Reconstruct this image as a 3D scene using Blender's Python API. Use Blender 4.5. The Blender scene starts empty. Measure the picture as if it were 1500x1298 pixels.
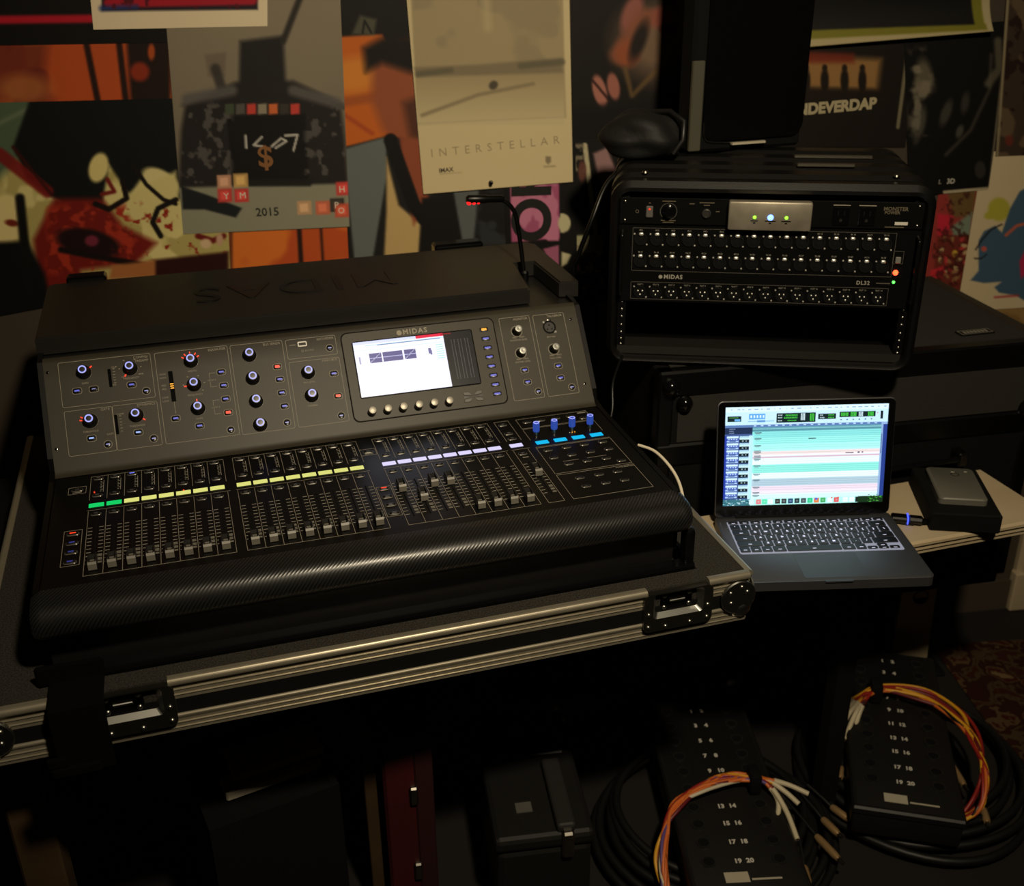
import bpy, bmesh, math, random
import numpy as np
from mathutils import Matrix, Vector
random.seed(7); np.random.seed(7)
C = bpy.context.scene.collection
SC = bpy.context.scene
R = math.radians

# ---------------------------------------------------------------- camera
FPX, PIT, ROL, CAMZ = 1585.04, 0.4413, -0.01154, 1.70
fwd = np.array([0, math.cos(PIT), -math.sin(PIT)])
_r0 = np.array([1., 0, 0]); _u0 = np.cross(_r0, fwd)
rgt = math.cos(ROL)*_r0 + math.sin(ROL)*_u0
upv = np.cross(rgt, fwd)
CAM = np.array([0, 0, CAMZ])
cd = bpy.data.cameras.new('camera'); cam = bpy.data.objects.new('camera', cd); C.objects.link(cam)
cd.sensor_fit = 'HORIZONTAL'; cd.sensor_width = 36; cd.lens = FPX/1500*36
cd.clip_start = 0.02
cam.matrix_world = Matrix(((rgt[0], upv[0], -fwd[0], 0), (rgt[1], upv[1], -fwd[1], 0), (rgt[2], upv[2], -fwd[2], CAMZ), (0, 0, 0, 1)))
cd.dof.use_dof = True; cd.dof.focus_distance = 1.60; cd.dof.aperture_fstop = 4.8
SC.camera = cam
# ---------------------------------------------------------------- world, lamps, exposure
wd = bpy.data.worlds.new('dim_room'); SC.world = wd; wd.use_nodes = True
wd.node_tree.nodes['Background'].inputs[0].default_value = (1.0, .8, .55, 1)
wd.node_tree.nodes['Background'].inputs[1].default_value = 0.0
def lamp(name, loc, target, size, power, col, spread=180):
    l = bpy.data.lights.new(name, 'AREA'); l.shape = 'DISK'; l.size = size; l.energy = power; l.color = col
    l.spread = R(spread)
    o = bpy.data.objects.new(name, l); C.objects.link(o); o.location = loc
    o.rotation_euler = (Vector(target)-Vector(loc)).to_track_quat('-Z', 'Y').to_euler()
    return o
lamp('room_lamp_offscreen', (0.42, .15, 2.58), (.10, 1.80, 1.10), 0.14, 13.8, (1.0, .84, .59), 105)
SC.view_settings.view_transform = 'Standard'; SC.view_settings.look = 'None'
SC.view_settings.exposure = 0.0; SC.view_settings.gamma = 1.0; SC.view_settings.use_curve_mapping = False

# ---------------------------------------------------------------- helpers
def ray(px, py): return fwd + rgt*(px-750)/FPX - upv*(py-649)/FPX
def W(px, py, z):
    d = ray(px, py); return CAM + d*((z-CAMZ)/d[2])
def onplane(px, py, o, n):
    d = ray(px, py); return CAM + d*(np.dot(np.array(o)-CAM, n)/np.dot(d, n))
def project(P):
    P = np.asarray(P)-CAM; d = P@fwd
    return 750+FPX*(P@rgt)/d, 649-FPX*(P@upv)/d
def lin(c): 
    c = np.asarray(c, float)/255.; return np.where(c <= .04045, c/12.92, ((c+.055)/1.055)**2.4)
MATS = {}
def mat(name, col, rough=.5, metal=0., emit=0., ecol=None, spec=.5, noise=None, bump=None, coat=0., lincol=False, attr=None, trans=0.):
    """noise=(scale, amount, col2) varies the colour; bump=(scale,strength,dist) relief."""
    if name in MATS: return MATS[name]
    m = bpy.data.materials.new(name); m.use_nodes = True; nt = m.node_tree; b = nt.nodes['Principled BSDF']
    c = list(col if lincol else lin(col))+[1]
    b.inputs['Base Color'].default_value = c; b.inputs['Roughness'].default_value = rough; b.inputs['Metallic'].default_value = metal
    b.inputs['Specular IOR Level'].default_value = spec
    if coat: b.inputs['Coat Weight'].default_value = coat; b.inputs['Coat Roughness'].default_value = .15
    if trans: b.inputs['Transmission Weight'].default_value = trans
    if emit:
        e = list(lin(ecol if ecol is not None else col))+[1]
        b.inputs['Emission Color'].default_value = e; b.inputs['Emission Strength'].default_value = emit
    tc = nt.nodes.new('ShaderNodeTexCoord')
    if noise:
        n = nt.nodes.new('ShaderNodeTexNoise'); n.inputs['Scale'].default_value = noise[0]; n.inputs['Detail'].default_value = 5
        nt.links.new(tc.outputs['Object'], n.inputs['Vector'])
        r = nt.nodes.new('ShaderNodeValToRGB'); r.color_ramp.elements[0].position = .5-noise[1]; r.color_ramp.elements[1].position = .5+noise[1]
        r.color_ramp.elements[0].color = c; r.color_ramp.elements[1].color = list(lin(noise[2]))+[1]
        nt.links.new(n.outputs['Fac'], r.inputs['Fac']); nt.links.new(r.outputs['Color'], b.inputs['Base Color'])
    if bump:
        n = nt.nodes.new('ShaderNodeTexNoise'); n.inputs['Scale'].default_value = bump[0]; n.inputs['Detail'].default_value = 3
        nt.links.new(tc.outputs['Object'], n.inputs['Vector'])
        bp = nt.nodes.new('ShaderNodeBump'); bp.inputs['Strength'].default_value = bump[1]; bp.inputs['Distance'].default_value = bump[2]
        nt.links.new(n.outputs['Fac'], bp.inputs['Height']); nt.links.new(bp.outputs['Normal'], b.inputs['Normal'])
    if attr:
        a = nt.nodes.new('ShaderNodeAttribute'); a.attribute_name = attr
        nt.links.new(a.outputs['Color'], b.inputs['Emission Color' if emit else 'Base Color'])
        if emit: b.inputs['Base Color'].default_value = (0.01, .01, .01, 1)
    MATS[name] = m; return m

def rr(w, h, r, n=4, cx=0, cy=0):
    """outline of a rounded rectangle"""
    out = []; r = min(r, w/2, h/2)
    for (sx, sy, a0) in ((1, 1, 0), (-1, 1, 90), (-1, -1, 180), (1, -1, 270)):
        for i in range(n+1):
            a = R(a0+90*i/n); out.append((cx+sx*(w/2-r)+r*math.cos(a), cy+sy*(h/2-r)+r*math.sin(a)))
    return out
class MB:
    def __init__(s): s.v = []; s.f = []; s.m = []
    def add(s, vs, fs, mi=0, T=None):
        k = len(s.v)
        for p in vs:
            p = Vector(p)
            if T is not None: p = T@p
            s.v.append(tuple(p))
        for f in fs: s.f.append([i+k for i in f]); s.m.append(mi)
        return s
    def box(s, x0, x1, y0, y1, z0, z1, mi=0, T=None):
        return s.add([(x0,y0,z0),(x1,y0,z0),(x1,y1,z0),(x0,y1,z0),(x0,y0,z1),(x1,y0,z1),(x1,y1,z1),(x0,y1,z1)],
                     [(3,2,1,0),(4,5,6,7),(0,1,5,4),(1,2,6,5),(2,3,7,6),(3,0,4,7)], mi, T)
    def cbox(s, x0, x1, y0, y1, z0, z1, b=.002, seg=1, mi=0, T=None):
        bm = bmesh.new(); bmesh.ops.create_cube(bm, size=1)
        for v in bm.verts: v.co = ((x0+x1)/2+v.co.x*(x1-x0), (y0+y1)/2+v.co.y*(y1-y0), (z0+z1)/2+v.co.z*(z1-z0))
        b = min(b, .49*min(x1-x0, y1-y0, z1-z0))
        bmesh.ops.bevel(bm, geom=list(bm.edges), offset=b, segments=seg, profile=.5, affect='EDGES')
        bm.verts.index_update(); s.add([v.co.copy() for v in bm.verts], [[v.index for v in f.verts] for f in bm.faces], mi, T); bm.free(); return s
    def prism(s, poly, a0, a1, fn=None, mi=0, T=None, caps=True):
        """poly in 2d, extruded from a0 to a1; fn(p,q,a)->xyz"""
        fn = fn or (lambda p, q, a: (p, q, a)); n = len(poly)
        vs = [fn(p, q, a0) for p, q in poly]+[fn(p, q, a1) for p, q in poly]
        fs = [(i, (i+1) % n, n+(i+1) % n, n+i) for i in range(n)]
        if caps: fs += [list(range(n))[::-1], list(range(n, 2*n))]
        return s.add(vs, fs, mi, T)
    def loft(s, rings, mi=0, T=None, cap0=True, cap1=True, closed=True):
        n = len(rings[0]); vs = [p for r_ in rings for p in r_]; fs = []
        for k in range(len(rings)-1):
            for i in range(n if closed else n-1):
                j = (i+1) % n; fs.append((k*n+i, k*n+j, (k+1)*n+j, (k+1)*n+i))
        if cap0: fs.append(list(range(n))[::-1])
        if cap1: fs.append([(len(rings)-1)*n+i for i in range(n)])
        return s.add(vs, fs, mi, T)
    def plate(s, outline, z0, z1, inset=0., mi=0, T=None):
        cx = sum(p[0] for p in outline)/len(outline); cy = sum(p[1] for p in outline)/len(outline)
        def ins(p, d):
            dx, dy = p[0]-cx, p[1]-cy
            return (p[0]-math.copysign(min(d, abs(dx)), dx), p[1]-math.copysign(min(d, abs(dy)), dy))
        rings = [[(p[0], p[1], z0) for p in outline]]
        if inset: rings += [[(p[0], p[1], z1-inset) for p in outline], [(*ins(p, inset), z1) for p in outline]]
        else: rings.append([(p[0], p[1], z1) for p in outline])
        return s.loft(rings, mi, T)
    def lathe(s, prof, n=16, c=(0, 0, 0), mi=0, T=None, cap0=True, cap1=True):
        rings = [[(c[0]+r_*math.cos(2*math.pi*i/n), c[1]+r_*math.sin(2*math.pi*i/n), c[2]+z) for i in range(n)] for r_, z in prof]
        return s.loft(rings, mi, T, cap0, cap1)
    def ringflat(s, o_out, o_in, z0, z1, mi=0, T=None):
        n = len(o_out)
        vs = [(*p, z0) for p in o_out]+[(*p, z1) for p in o_out]+[(*p, z1) for p in o_in]+[(*p, z0) for p in o_in]
        fs = []
        for i in range(n):
            j = (i+1) % n
            fs += [(i, j, n+j, n+i), (n+i, n+j, 2*n+j, 2*n+i), (2*n+i, 2*n+j, 3*n+j, 3*n+i)]
        return s.add(vs, fs, mi, T)
    def tube(s, pts, r, n=8, mi=0, closed=False, rads=None):
        P = [Vector(p) for p in pts]; N = len(P); rings = []; up = None
        for i in range(N):
            if closed: t = P[(i+1) % N]-P[i-1]
            else: t = P[min(i+1, N-1)]-P[max(i-1, 0)]
            t.normalize()
            if up is None:
                up = Vector((0, 0, 1)) if abs(t.z) < .9 else Vector((1, 0, 0))
            a = (up-t*up.dot(t)).normalized(); up = a; b = t.cross(a)
            rad = rads[i] if rads else r
            rings.append([tuple(P[i]+a*rad*math.cos(2*math.pi*k/n)+b*rad*math.sin(2*math.pi*k/n)) for k in range(n)])
        if closed: rings.append(rings[0])
        return s.loft(rings, mi, None, not closed, not closed)
    def sphere(s, c, r, n=12, m=8, mi=0, T=None):
        prof = [(max(r*math.sin(math.pi*i/m), 1e-5), -r*math.cos(math.pi*i/m)) for i in range(m+1)]
        return s.lathe(prof, n, c, mi, T)
    def rings_line(s, x0, x1, y0, y1, w, z0, z1, mi=0):
        for b in ((x0, x1, y0, y0+w), (x0, x1, y1-w, y1), (x0, x0+w, y0+w, y1-w), (x1-w, x1, y0+w, y1-w)): s.box(*b, z0, z1, mi)
        return s
    def mesh(s, name, mats, smooth=None):
        me = bpy.data.meshes.new(name); me.from_pydata(s.v, [], s.f); me.validate()
        for m in (mats if isinstance(mats, (list, tuple)) else [mats]): me.materials.append(m)
        if len(me.polygons) == len(s.m): me.polygons.foreach_set('material_index', s.m)
        bm = bmesh.new(); bm.from_mesh(me); bmesh.ops.recalc_face_normals(bm, faces=bm.faces); bm.to_mesh(me); bm.free()
        if smooth is not None:
            me.shade_smooth(); me.set_sharp_from_angle(angle=R(smooth))
        me.update(); return me
def put(name, me, parent=None, loc=(0, 0, 0), rot=None):
    o = bpy.data.objects.new(name, me); C.objects.link(o)
    if parent: o.parent = parent
    o.location = loc
    if rot is not None: o.rotation_euler = rot
    return o
def obj(name, mb, mats, parent=None, loc=(0, 0, 0), rot=None, smooth=None):
    return put(name, mb.mesh(name, mats, smooth), parent, loc, rot)
def tag(o, label, cat, group=None):
    o['label'] = label; o['category'] = cat
    if group: o['group'] = group
    return o
def thing(name, label, cat, loc=(0, 0, 0), rz=0, group=None):
    o = bpy.data.objects.new(name, None); C.objects.link(o); o.location = loc; o.rotation_euler = (0, 0, rz)
    o.empty_display_size = .05
    return tag(o, label, cat, group)
def struct(o): o['kind'] = 'structure'; return o
def text_geo(txt, size, depth=.0003, align='CENTER', spacing=1., shear=0, bold=0.):
    cu = bpy.data.curves.new('t', 'FONT'); cu.body = txt; cu.size = size; cu.extrude = depth/2; cu.align_x = align; cu.align_y = 'CENTER'
    cu.space_character = spacing; cu.resolution_u = 6 if size > .03 else 2; cu.shear = shear; cu.offset = bold
    to = bpy.data.objects.new('t', cu); me = bpy.data.meshes.new_from_object(to)
    vs = [v.co.copy() for v in me.vertices]; fs = [list(p.vertices) for p in me.polygons]
    bpy.data.objects.remove(to); bpy.data.curves.remove(cu); bpy.data.meshes.remove(me)
    return vs, fs
def add_text(mb, txt, T, size, mi=0, **k):
    vs, fs = text_geo(txt, size, **k); mb.add(vs, fs, mi, T); return mb
def smooth_path(pts, n=8):
    P = [Vector(p) for p in pts]; out = []
    for i in range(len(P)-1):
        p0, p1, p2, p3 = P[max(i-1, 0)], P[i], P[i+1], P[min(i+2, len(P)-1)]
        for k in range(n):
            t = k/n
            out.append(.5*((2*p1)+(p2-p0)*t+(2*p0-5*p1+4*p2-p3)*t*t+(3*p1-p0-3*p2+p3)*t**3))
    out.append(P[-1]); return out

# ---------------------------------------------------------------- materials
M_black = mat('black_plastic', (18, 17, 17), .45, noise=(60, .3, (21, 20, 19)))
M_void = mat('matt_black', (7, 7, 7), .85, spec=.2)
M_satin = mat('satin_black', (6, 6, 6), .36, spec=.35, bump=(900, .08, .0005))
M_gloss = mat('gloss_black', (10, 10, 11), .12)
M_panel = mat('panel_grey', (52, 48, 39), .46, spec=.3, noise=(500, .35, (56, 52, 42)), bump=(1500, .05, .0003))
M_hood = mat('hood_black', (22, 21, 18), .5, bump=(1200, .15, .0006), noise=(300, .3, (25, 23, 20)))
M_print = mat('grey_print', (150, 142, 126), .6)
M_printw = mat('white_print', (205, 200, 188), .6)
M_alu = mat('aluminium', (170, 162, 144), .33, .6, noise=(40, .3, (158, 150, 130)))
M_chrome = mat('chrome', (178, 178, 172), .30, 1.)
M_steel = mat('steel', (150, 146, 138), .3, 1.)
M_carpet = mat('case_carpet', (12, 11, 9), .95, noise=(420, .14, (52, 47, 39)), bump=(900, .6, .001))
M_cap = mat('fader_cap_grey', (112, 108, 99), .45)
M_capd = mat('fader_cap_dark', (30, 29, 28), .4)
M_beige = mat('beige_paint', (196, 178, 146), .55, noise=(12, .35, (178, 160, 128)), bump=(60, .06, .002))
M_wood = mat('worn_wood', (76, 57, 32), .6, noise=(9, .3, (50, 36, 19)))
M_paper = mat('poster_print', (200, 200, 200), .55, attr='Col', spec=.3)
M_screen = mat('screen_emission', (255, 255, 255), .2, emit=1.2, attr='Col')
M_foam = mat('grey_foam', (40, 40, 40), .9)
def glow(name, col, s=1., base=None): return mat(name, base or col, .4, emit=s, ecol=col)
G_blue = glow('blue_glow', (120, 130, 255), 1.0, (20, 20, 60)); G_ring = glow('ring_glow', (165, 170, 255), 1.1, (30, 30, 60))
G_red = glow('red_glow', (255, 60, 30), 1.2, (60, 5, 5)); G_orange = glow('orange_glow', (255, 170, 40), 1.2, (60, 30, 5))
G_legend = glow('legend_glow', (110, 115, 235), .7, (20, 20, 50)); G_white = glow('white_glow', (225, 225, 255), .8)
G_yellow = glow('display_yellow', (236, 236, 132), .85, (40, 40, 20)); G_green = glow('display_green', (16, 226, 110), .8, (5, 40, 20))
G_lav = glow('display_lavender', (222, 214, 255), 1.0, (40, 40, 50)); G_cyan = glow('display_cyan', (10, 190, 245), .95, (5, 30, 40))
G_dim = mat('legend_unlit', (92, 92, 98), .5); G_grn = glow('green_led', (150, 255, 60), 1.5); G_bled = glow('blue_led', (90, 125, 255), 5.0)
G_encoder = glow('encoder_blue', (44, 74, 170), .8, (20, 30, 60))

# carbon-fibre twill: diagonal dark stripes with alternating gloss
def carbon():
    m = bpy.data.materials.new('carbon_twill'); m.use_nodes = True; nt = m.node_tree; b = nt.nodes['Principled BSDF']
    tc = nt.nodes.new('ShaderNodeTexCoord'); mp = nt.nodes.new('ShaderNodeVectorMath'); mp.operation = 'DOT_PRODUCT'
    mp.inputs[1].default_value = (1.0, -.7, -.7); nt.links.new(tc.outputs['Object'], mp.inputs[0])
    mu = nt.nodes.new('ShaderNodeMath'); mu.operation = 'MULTIPLY'; mu.inputs[1].default_value = 2*math.pi/.0056
    nt.links.new(mp.outputs['Value'], mu.inputs[0])
    si = nt.nodes.new('ShaderNodeMath'); si.operation = 'SINE'; nt.links.new(mu.outputs[0], si.inputs[0])
    r1 = nt.nodes.new('ShaderNodeMapRange'); r1.inputs[1].default_value = -1; r1.inputs[2].default_value = 1; r1.inputs[3].default_value = .002; r1.inputs[4].default_value = .019
    nt.links.new(si.outputs[0], r1.inputs[0])
    cc = nt.nodes.new('ShaderNodeCombineColor'); 
    for i in range(3): nt.links.new(r1.outputs[0], cc.inputs[i])
    nt.links.new(cc.outputs[0], b.inputs['Base Color'])
    r2 = nt.nodes.new('ShaderNodeMapRange'); r2.inputs[1].default_value = -1; r2.inputs[2].default_value = 1; r2.inputs[3].default_value = .46; r2.inputs[4].default_value = .26
    nt.links.new(si.outputs[0], r2.inputs[0]); nt.links.new(r2.outputs[0], b.inputs['Roughness'])
    bp = nt.nodes.new('ShaderNodeBump'); bp.inputs['Strength'].default_value = .25; bp.inputs['Distance'].default_value = .0004
    b.inputs['Coat Weight'].default_value = .3; b.inputs['Coat Roughness'].default_value = .28
    nt.links.new(si.outputs[0], bp.inputs['Height']); nt.links.new(bp.outputs['Normal'], b.inputs['Normal'])
    return m
M_carbon = carbon()
def rug_mat():
    m = bpy.data.materials.new('patterned_rug'); m.use_nodes = True; nt = m.node_tree; b = nt.nodes['Principled BSDF']; b.inputs['Roughness'].default_value = .95
    b.inputs['Specular IOR Level'].default_value = .1
    tc = nt.nodes.new('ShaderNodeTexCoord')
    v = nt.nodes.new('ShaderNodeTexVoronoi'); v.inputs['Scale'].default_value = 11; v.inputs['Randomness'].default_value = 1.0
    n = nt.nodes.new('ShaderNodeTexNoise'); n.inputs['Scale'].default_value = 14; n.inputs['Detail'].default_value = 4
    mx = nt.nodes.new('ShaderNodeVectorMath'); mx.operation = 'MULTIPLY_ADD'; mx.inputs[1].default_value = (.22, .22, 0)
    nt.links.new(tc.outputs['Object'], n.inputs['Vector']); nt.links.new(n.outputs['Color'], mx.inputs[0]); nt.links.new(tc.outputs['Object'], mx.inputs[2]); nt.links.new(mx.outputs[0], v.inputs['Vector'])
    r = nt.nodes.new('ShaderNodeValToRGB'); r.color_ramp.interpolation = 'CONSTANT'
    el = r.color_ramp.elements; el[0].position = 0; el[0].color = (*lin((112, 92, 62)), 1); el[1].position = .18; el[1].color = (*lin((62, 26, 19)), 1)
    for p, c in ((.34, (84, 66, 45)), (.42, (48, 24, 18)), (.6, (70, 54, 36)), (.72, (56, 28, 21))):
        e = el.new(p); e.color = (*lin(c), 1)
    nt.links.new(v.outputs['Distance'], r.inputs['Fac']); nt.links.new(r.outputs['Color'], b.inputs['Base Color'])
    return m
M_rug = rug_mat()

# ---------------------------------------------------------------- the room
WTH = R(7.5); wN = np.array([math.sin(WTH), -math.cos(WTH), 0]); wD = np.array([math.cos(WTH), math.sin(WTH), 0]); wO = np.array([0, 2.33, 0])
wallM = Matrix(((wD[0], -wN[0], 0, wO[0]), (wD[1], -wN[1], 0, wO[1]), (0, 0, 1, 0), (0, 0, 0, 1)))   # local x along wall, y into the wall, z up
M_floor = mat('dark_floor', (22, 18, 15), .85, noise=(6, .3, (16, 13, 11)))
M_wall = mat('wall_paint', (70, 60, 48), .8, noise=(4, .3, (62, 54, 44)))
struct(obj('floor', MB().box(-2.7, 2.9, -1.7, 3.0, -.05, 0), M_floor))
M_ceil = mat('ceiling_paint', (190, 180, 160), .8)
struct(obj('ceiling', MB().box(-2.7, 2.9, -1.7, 3.0, 2.7, 2.75), M_ceil))
struct(obj('wall_left', MB().box(-2.7, -2.6, -1.7, 1.95, 0, 2.7), M_wall)); struct(obj('wall_right', MB().box(2.75, 2.85, -1.7, 2.68, 0, 2.7), M_wall)); struct(obj('wall_front', MB().box(-2.6, 2.75, -1.7, -1.6, 0, 2.7), M_wall))
o = obj('wall_back', MB().box(-2.7, 2.9, 0, .1, 0, 2.7), M_wall); o.matrix_world = wallM; struct(o)
def wall_px(px, py):
    P = onplane(px, py, wO, wN); return np.array([(P-wO)@wD, P[2]])

# ---------------------------------------------------------------- mixing console
MPOS = np.array([-.5662, 1.2142, .9396]); MYAW = R(16.862); MTIL = R(1.0936)
MROT = Matrix.Rotation(MYAW, 4, 'Z')@Matrix.Rotation(MTIL, 4, 'X')
MBASE = -.135
mixer = thing('mixing_console', 'large black digital mixing console with rows of lit channel displays and faders', 'mixing console')
mixer.matrix_world = Matrix.Translation(MPOS)@MROT@Matrix.Translation((.392, 0, MBASE))
MOFF = Vector((-.392, 0, -MBASE))
def mx(name, mb, mats, smooth=None, parent=None):
    return obj(name, mb, mats, parent or mixer, MOFF if parent is None else (0, 0, 0), smooth=smooth)
def mxp(name, me, u, v, z=0, rot=None): return put(name, me, mixer, MOFF+Vector((u, v, z)), rot)
V0, TH = .305, R(52)
def up3(u, w, h=0): return Vector((u, V0+w*math.cos(TH)-h*math.sin(TH), w*math.sin(TH)+h*math.cos(TH)))
TUP = Matrix.Translation(up3(0, 0))@Matrix.Rotation(TH, 4, 'X')          # panel plane -> mixer (u,v,z)
UROT = (TH, 0, 0)
def mxu(name, me, u, w, h=0): return put(name, me, mixer, MOFF+up3(u, w, h), UROT)
sh = math.tan(MTIL)
UL, UR = -.057, .842
ext = lambda p, q, a: (a, p, q)                                           # profile (v,z) extruded along u
body = [(-.03, MBASE), (-.03, -.058), (-.022, -.006), (.30, -.006), (.312, -.002)]
body += [(up3(0, w, -.006).y, up3(0, w, -.006).z) for w in (.01, .19)] + [(.46, .145), (.735, .145), (.735, MBASE-sh*.76)]
mx('chassis', MB().prism(body, UL+.003, UR-.003, ext), M_black)
# side cheeks
cheek = [(-.028, -.05), (-.024, .0), (.29, .001), (.318, .006)]+[(up3(0, w, .002).y, up3(0, w, .002).z) for w in (.03, .186)]+[(.45, .152), (.735, .152), (.735, -.10), (-.028, -.10)]
for a0, a1 in ((UL-.004, UL+.004), (UR-.004, UR+.004)): mx('side_cheek', MB().prism(cheek, a0, a1, ext), M_satin)
mx('fader_panel', MB().cbox(UL+.004, UR-.004, -.020, .300, -.006, 0, .0015), M_satin)
# sloping control panel, rounded into the fader deck and the hood
prof = []
for k in range(7): a = R(-128+ (k/6)*52); prof.append((.313+.018*math.cos(a)*.6, .010+.018*math.sin(a)*.6))
pp = [(.300, .0005), (.304, .0015), (.3085, .0045)]+[(up3(0, w).y, up3(0, w).z) for w in (.010, .05, .1, .15, .184)]
pp += [(up3(0, .190, -.0015).y, up3(0, .190, -.0015).z), (up3(0, .194, -.005).y, up3(0, .194, -.005).z)]
pb = [(p+.008, q-.008) for p, q in pp[::-1]]
mx('control_panel', MB().prism(pp+pb, UL+.004, UR-.004, ext), M_panel, 30)
# hood with the lamp notch
hp = [(-.062, .452), (.764, .452), (.784, .607), (.822, .607), (.826, .470), (.860, .462), (.864, .475), (.864, .72), (.850, .738), (-.05, .745), (-.062, .735)]
bm = bmesh.new(); vs = [bm.verts.new((p, q, .148)) for p, q in hp]; f = bm.faces.new(vs)
ex = bmesh.ops.extrude_face_region(bm, geom=[f]); top = [g for g in ex['geom'] if isinstance(g, bmesh.types.BMVert)]
for v in top: v.co.z = .176
te = [e for e in bm.edges if all(v in top for v in e.verts)]
bmesh.ops.bevel(bm, geom=te, offset=.003, segments=2, affect='EDGES'); bm.verts.index_update()
mb = MB(); mb.add([v.co.copy() for v in bm.verts], [[v.index for v in f.verts] for f in bm.faces]); bm.free()
mx('hood', mb, M_hood)
for a0, a1 in ((-.03, .04), (.66, .76)): mx('hood_hinge', MB().cbox(a0, a1, .742, .775, .150, .184, .004), M_gloss)
mb = MB(); add_text(mb, 'MIDAS', Matrix.Translation((.37, .595, .1764))@Matrix.Rotation(math.pi, 4, 'Z'), .115, depth=.0016, spacing=1.15); mx('embossed_logo', mb, M_satin)
# carbon arm rest: rounded roll
ap = [(-.0205, .0012), (-.032, .0010), (-.041, .0003)]
for k in range(11): a = R(85+k*17); ap.append((-.047+.026*math.cos(a), -.0265+.026*math.sin(a)))
ap += [(-.040, -.060), (-.022, -.062)]
rings = []
for (u, s_) in ((UL-.006, .80), (UL-.001, .93), (UL+.008, 1.), (UR-.008, 1.), (UR+.002, .93), (UR+.008, .80)):
    rings.append([(u, -.04+(p+.04)*s_, -.033+(q+.033)*s_) for p, q in ap])
mx('arm_rest', MB().loft(rings), M_carbon, 40)
# ---- channel strips
PI_ = .02477
GA, GB, GC, GM = 0., .2127, .4373, .6475
strips = [(GA+i*PI_, 'A', i) for i in range(8)]+[(GB+i*PI_, 'B', i) for i in range(8)]+[(GC+i*PI_, 'C', i) for i in range(8)]+[(GM, 'M', 0)]
lines = MB(); marks = MB(); let = MB(); slots = MB()
LW = .0006
def vline(u, v0, v1): lines.box(u-LW/2, u+LW/2, v0, v1, 0, .0002)
def hline(u0, u1, v): lines.box(u0, u1, v-LW/2, v+LW/2, 0, .0002)
def frame(u0, u1, v0, v1): hline(u0, u1, v0); hline(u0, u1, v1); vline(u0, v0, v1); vline(u1, v0, v1)
for g, n in ((GA, 8), (GB, 8), (GC, 8), (GM, 1)):
    for i in range(n+1):
        vline(g+i*PI_, 0, .178)
        vline(g+i*PI_, .213, .290)
    hline(g, g+n*PI_, 0); hline(g, g+n*PI_, .290); hline(g-.002, g+n*PI_+.004, .181)
# buttons
def pill(w, h, z=.0022, rim=True):
    mb = MB(); mb.plate(rr(w, h, h*.5, 5), -.001, z, .0008, 0)
    if rim:   # bevelled moulded lip all round
        o_ = rr(w+.0022, h+.0022, h*.5, 5); m_ = rr(w+.0010, h+.0010, h*.5, 5); i_ = rr(w+.0002, h+.0002, h*.5, 5)
        mb.loft([[(*q, 0) for q in o_], [(*q, .0010) for q in m_], [(*q, .0010) for q in i_]], 1, cap0=False, cap1=False)
    return mb
M_btn = mat('button_black', (22, 21, 21), .3); M_rim = mat('button_rim', (104, 101, 94), .28, .4)
ME_btn = pill(.0128, .0068).mesh('channel_button', [M_btn, M_rim], 40)
ME_btn2 = pill(.0150, .0072).mesh('section_button', [M_btn, M_rim], 40)
ME_led = {}
def legend(w, h, m, z=.0023):
    return MB().plate(rr(w, h, .0006, 2), z-.0003, z+.0001).mesh('button_legend', m)
ME_lg_dim = legend(.0055, .0016, G_dim); ME_lg_red = legend(.0085, .0026, G_red); ME_lg_blue = legend(.0075, .0024, G_blue); ME_lg_soft = legend(.0075, .0024, glow('legend_soft_blue', (70, 76, 170), .5, (15, 15, 40)))
disp = {}
for nm, m in (('A', G_yellow), ('g', G_green), ('B', G_yellow), ('C', G_lav), ('M', G_lav), ('R', G_cyan)):
    disp[nm] = MB().plate(rr(.0212, .0112, .0006, 2), -.0008, .0008, .0002).mesh('scribble_display', m)
# fader cap: raised grip with side fins
mb = MB()
side = [(-.0125, 0), (-.0125, .0085), (-.0105, .0105), (-.005, .0078), (0, .0068), (.005, .0078), (.0105, .0105), (.0125, .0085), (.0125, 0)]
mb.prism(side, -.0042, .0042, ext, 1)
fin = [(-.0120, 0), (-.0118, .0095), (-.010, .0125), (.010, .0125), (.0118, .0095), (.012, 0)]
mb.prism(fin, -.0056, -.0042, ext, 1); mb.prism(fin, .0042, .0056, ext, 1)
mb.prism([(-.0131, 0), (-.0131, .0085), (-.0108, .0112), (-.0095, .0106), (-.0118, .0078), (-.0118, 0)], -.0056, .0056, ext, 0)
mb.prism([(-.0022, .0068), (-.0022, .0082), (.0006, .0082), (.0006, .0068)], -.003, .003, ext, 0)
mb.box(-.0015, .0015, -.006, .006, -.003, .001, 1)
ME_cap = mb.mesh('fader_cap', [M_cap, M_capd])
capv = {'C': [.110, .073, .111, .110, .025, .025, .024, .023], 'M': [.096]}
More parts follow.
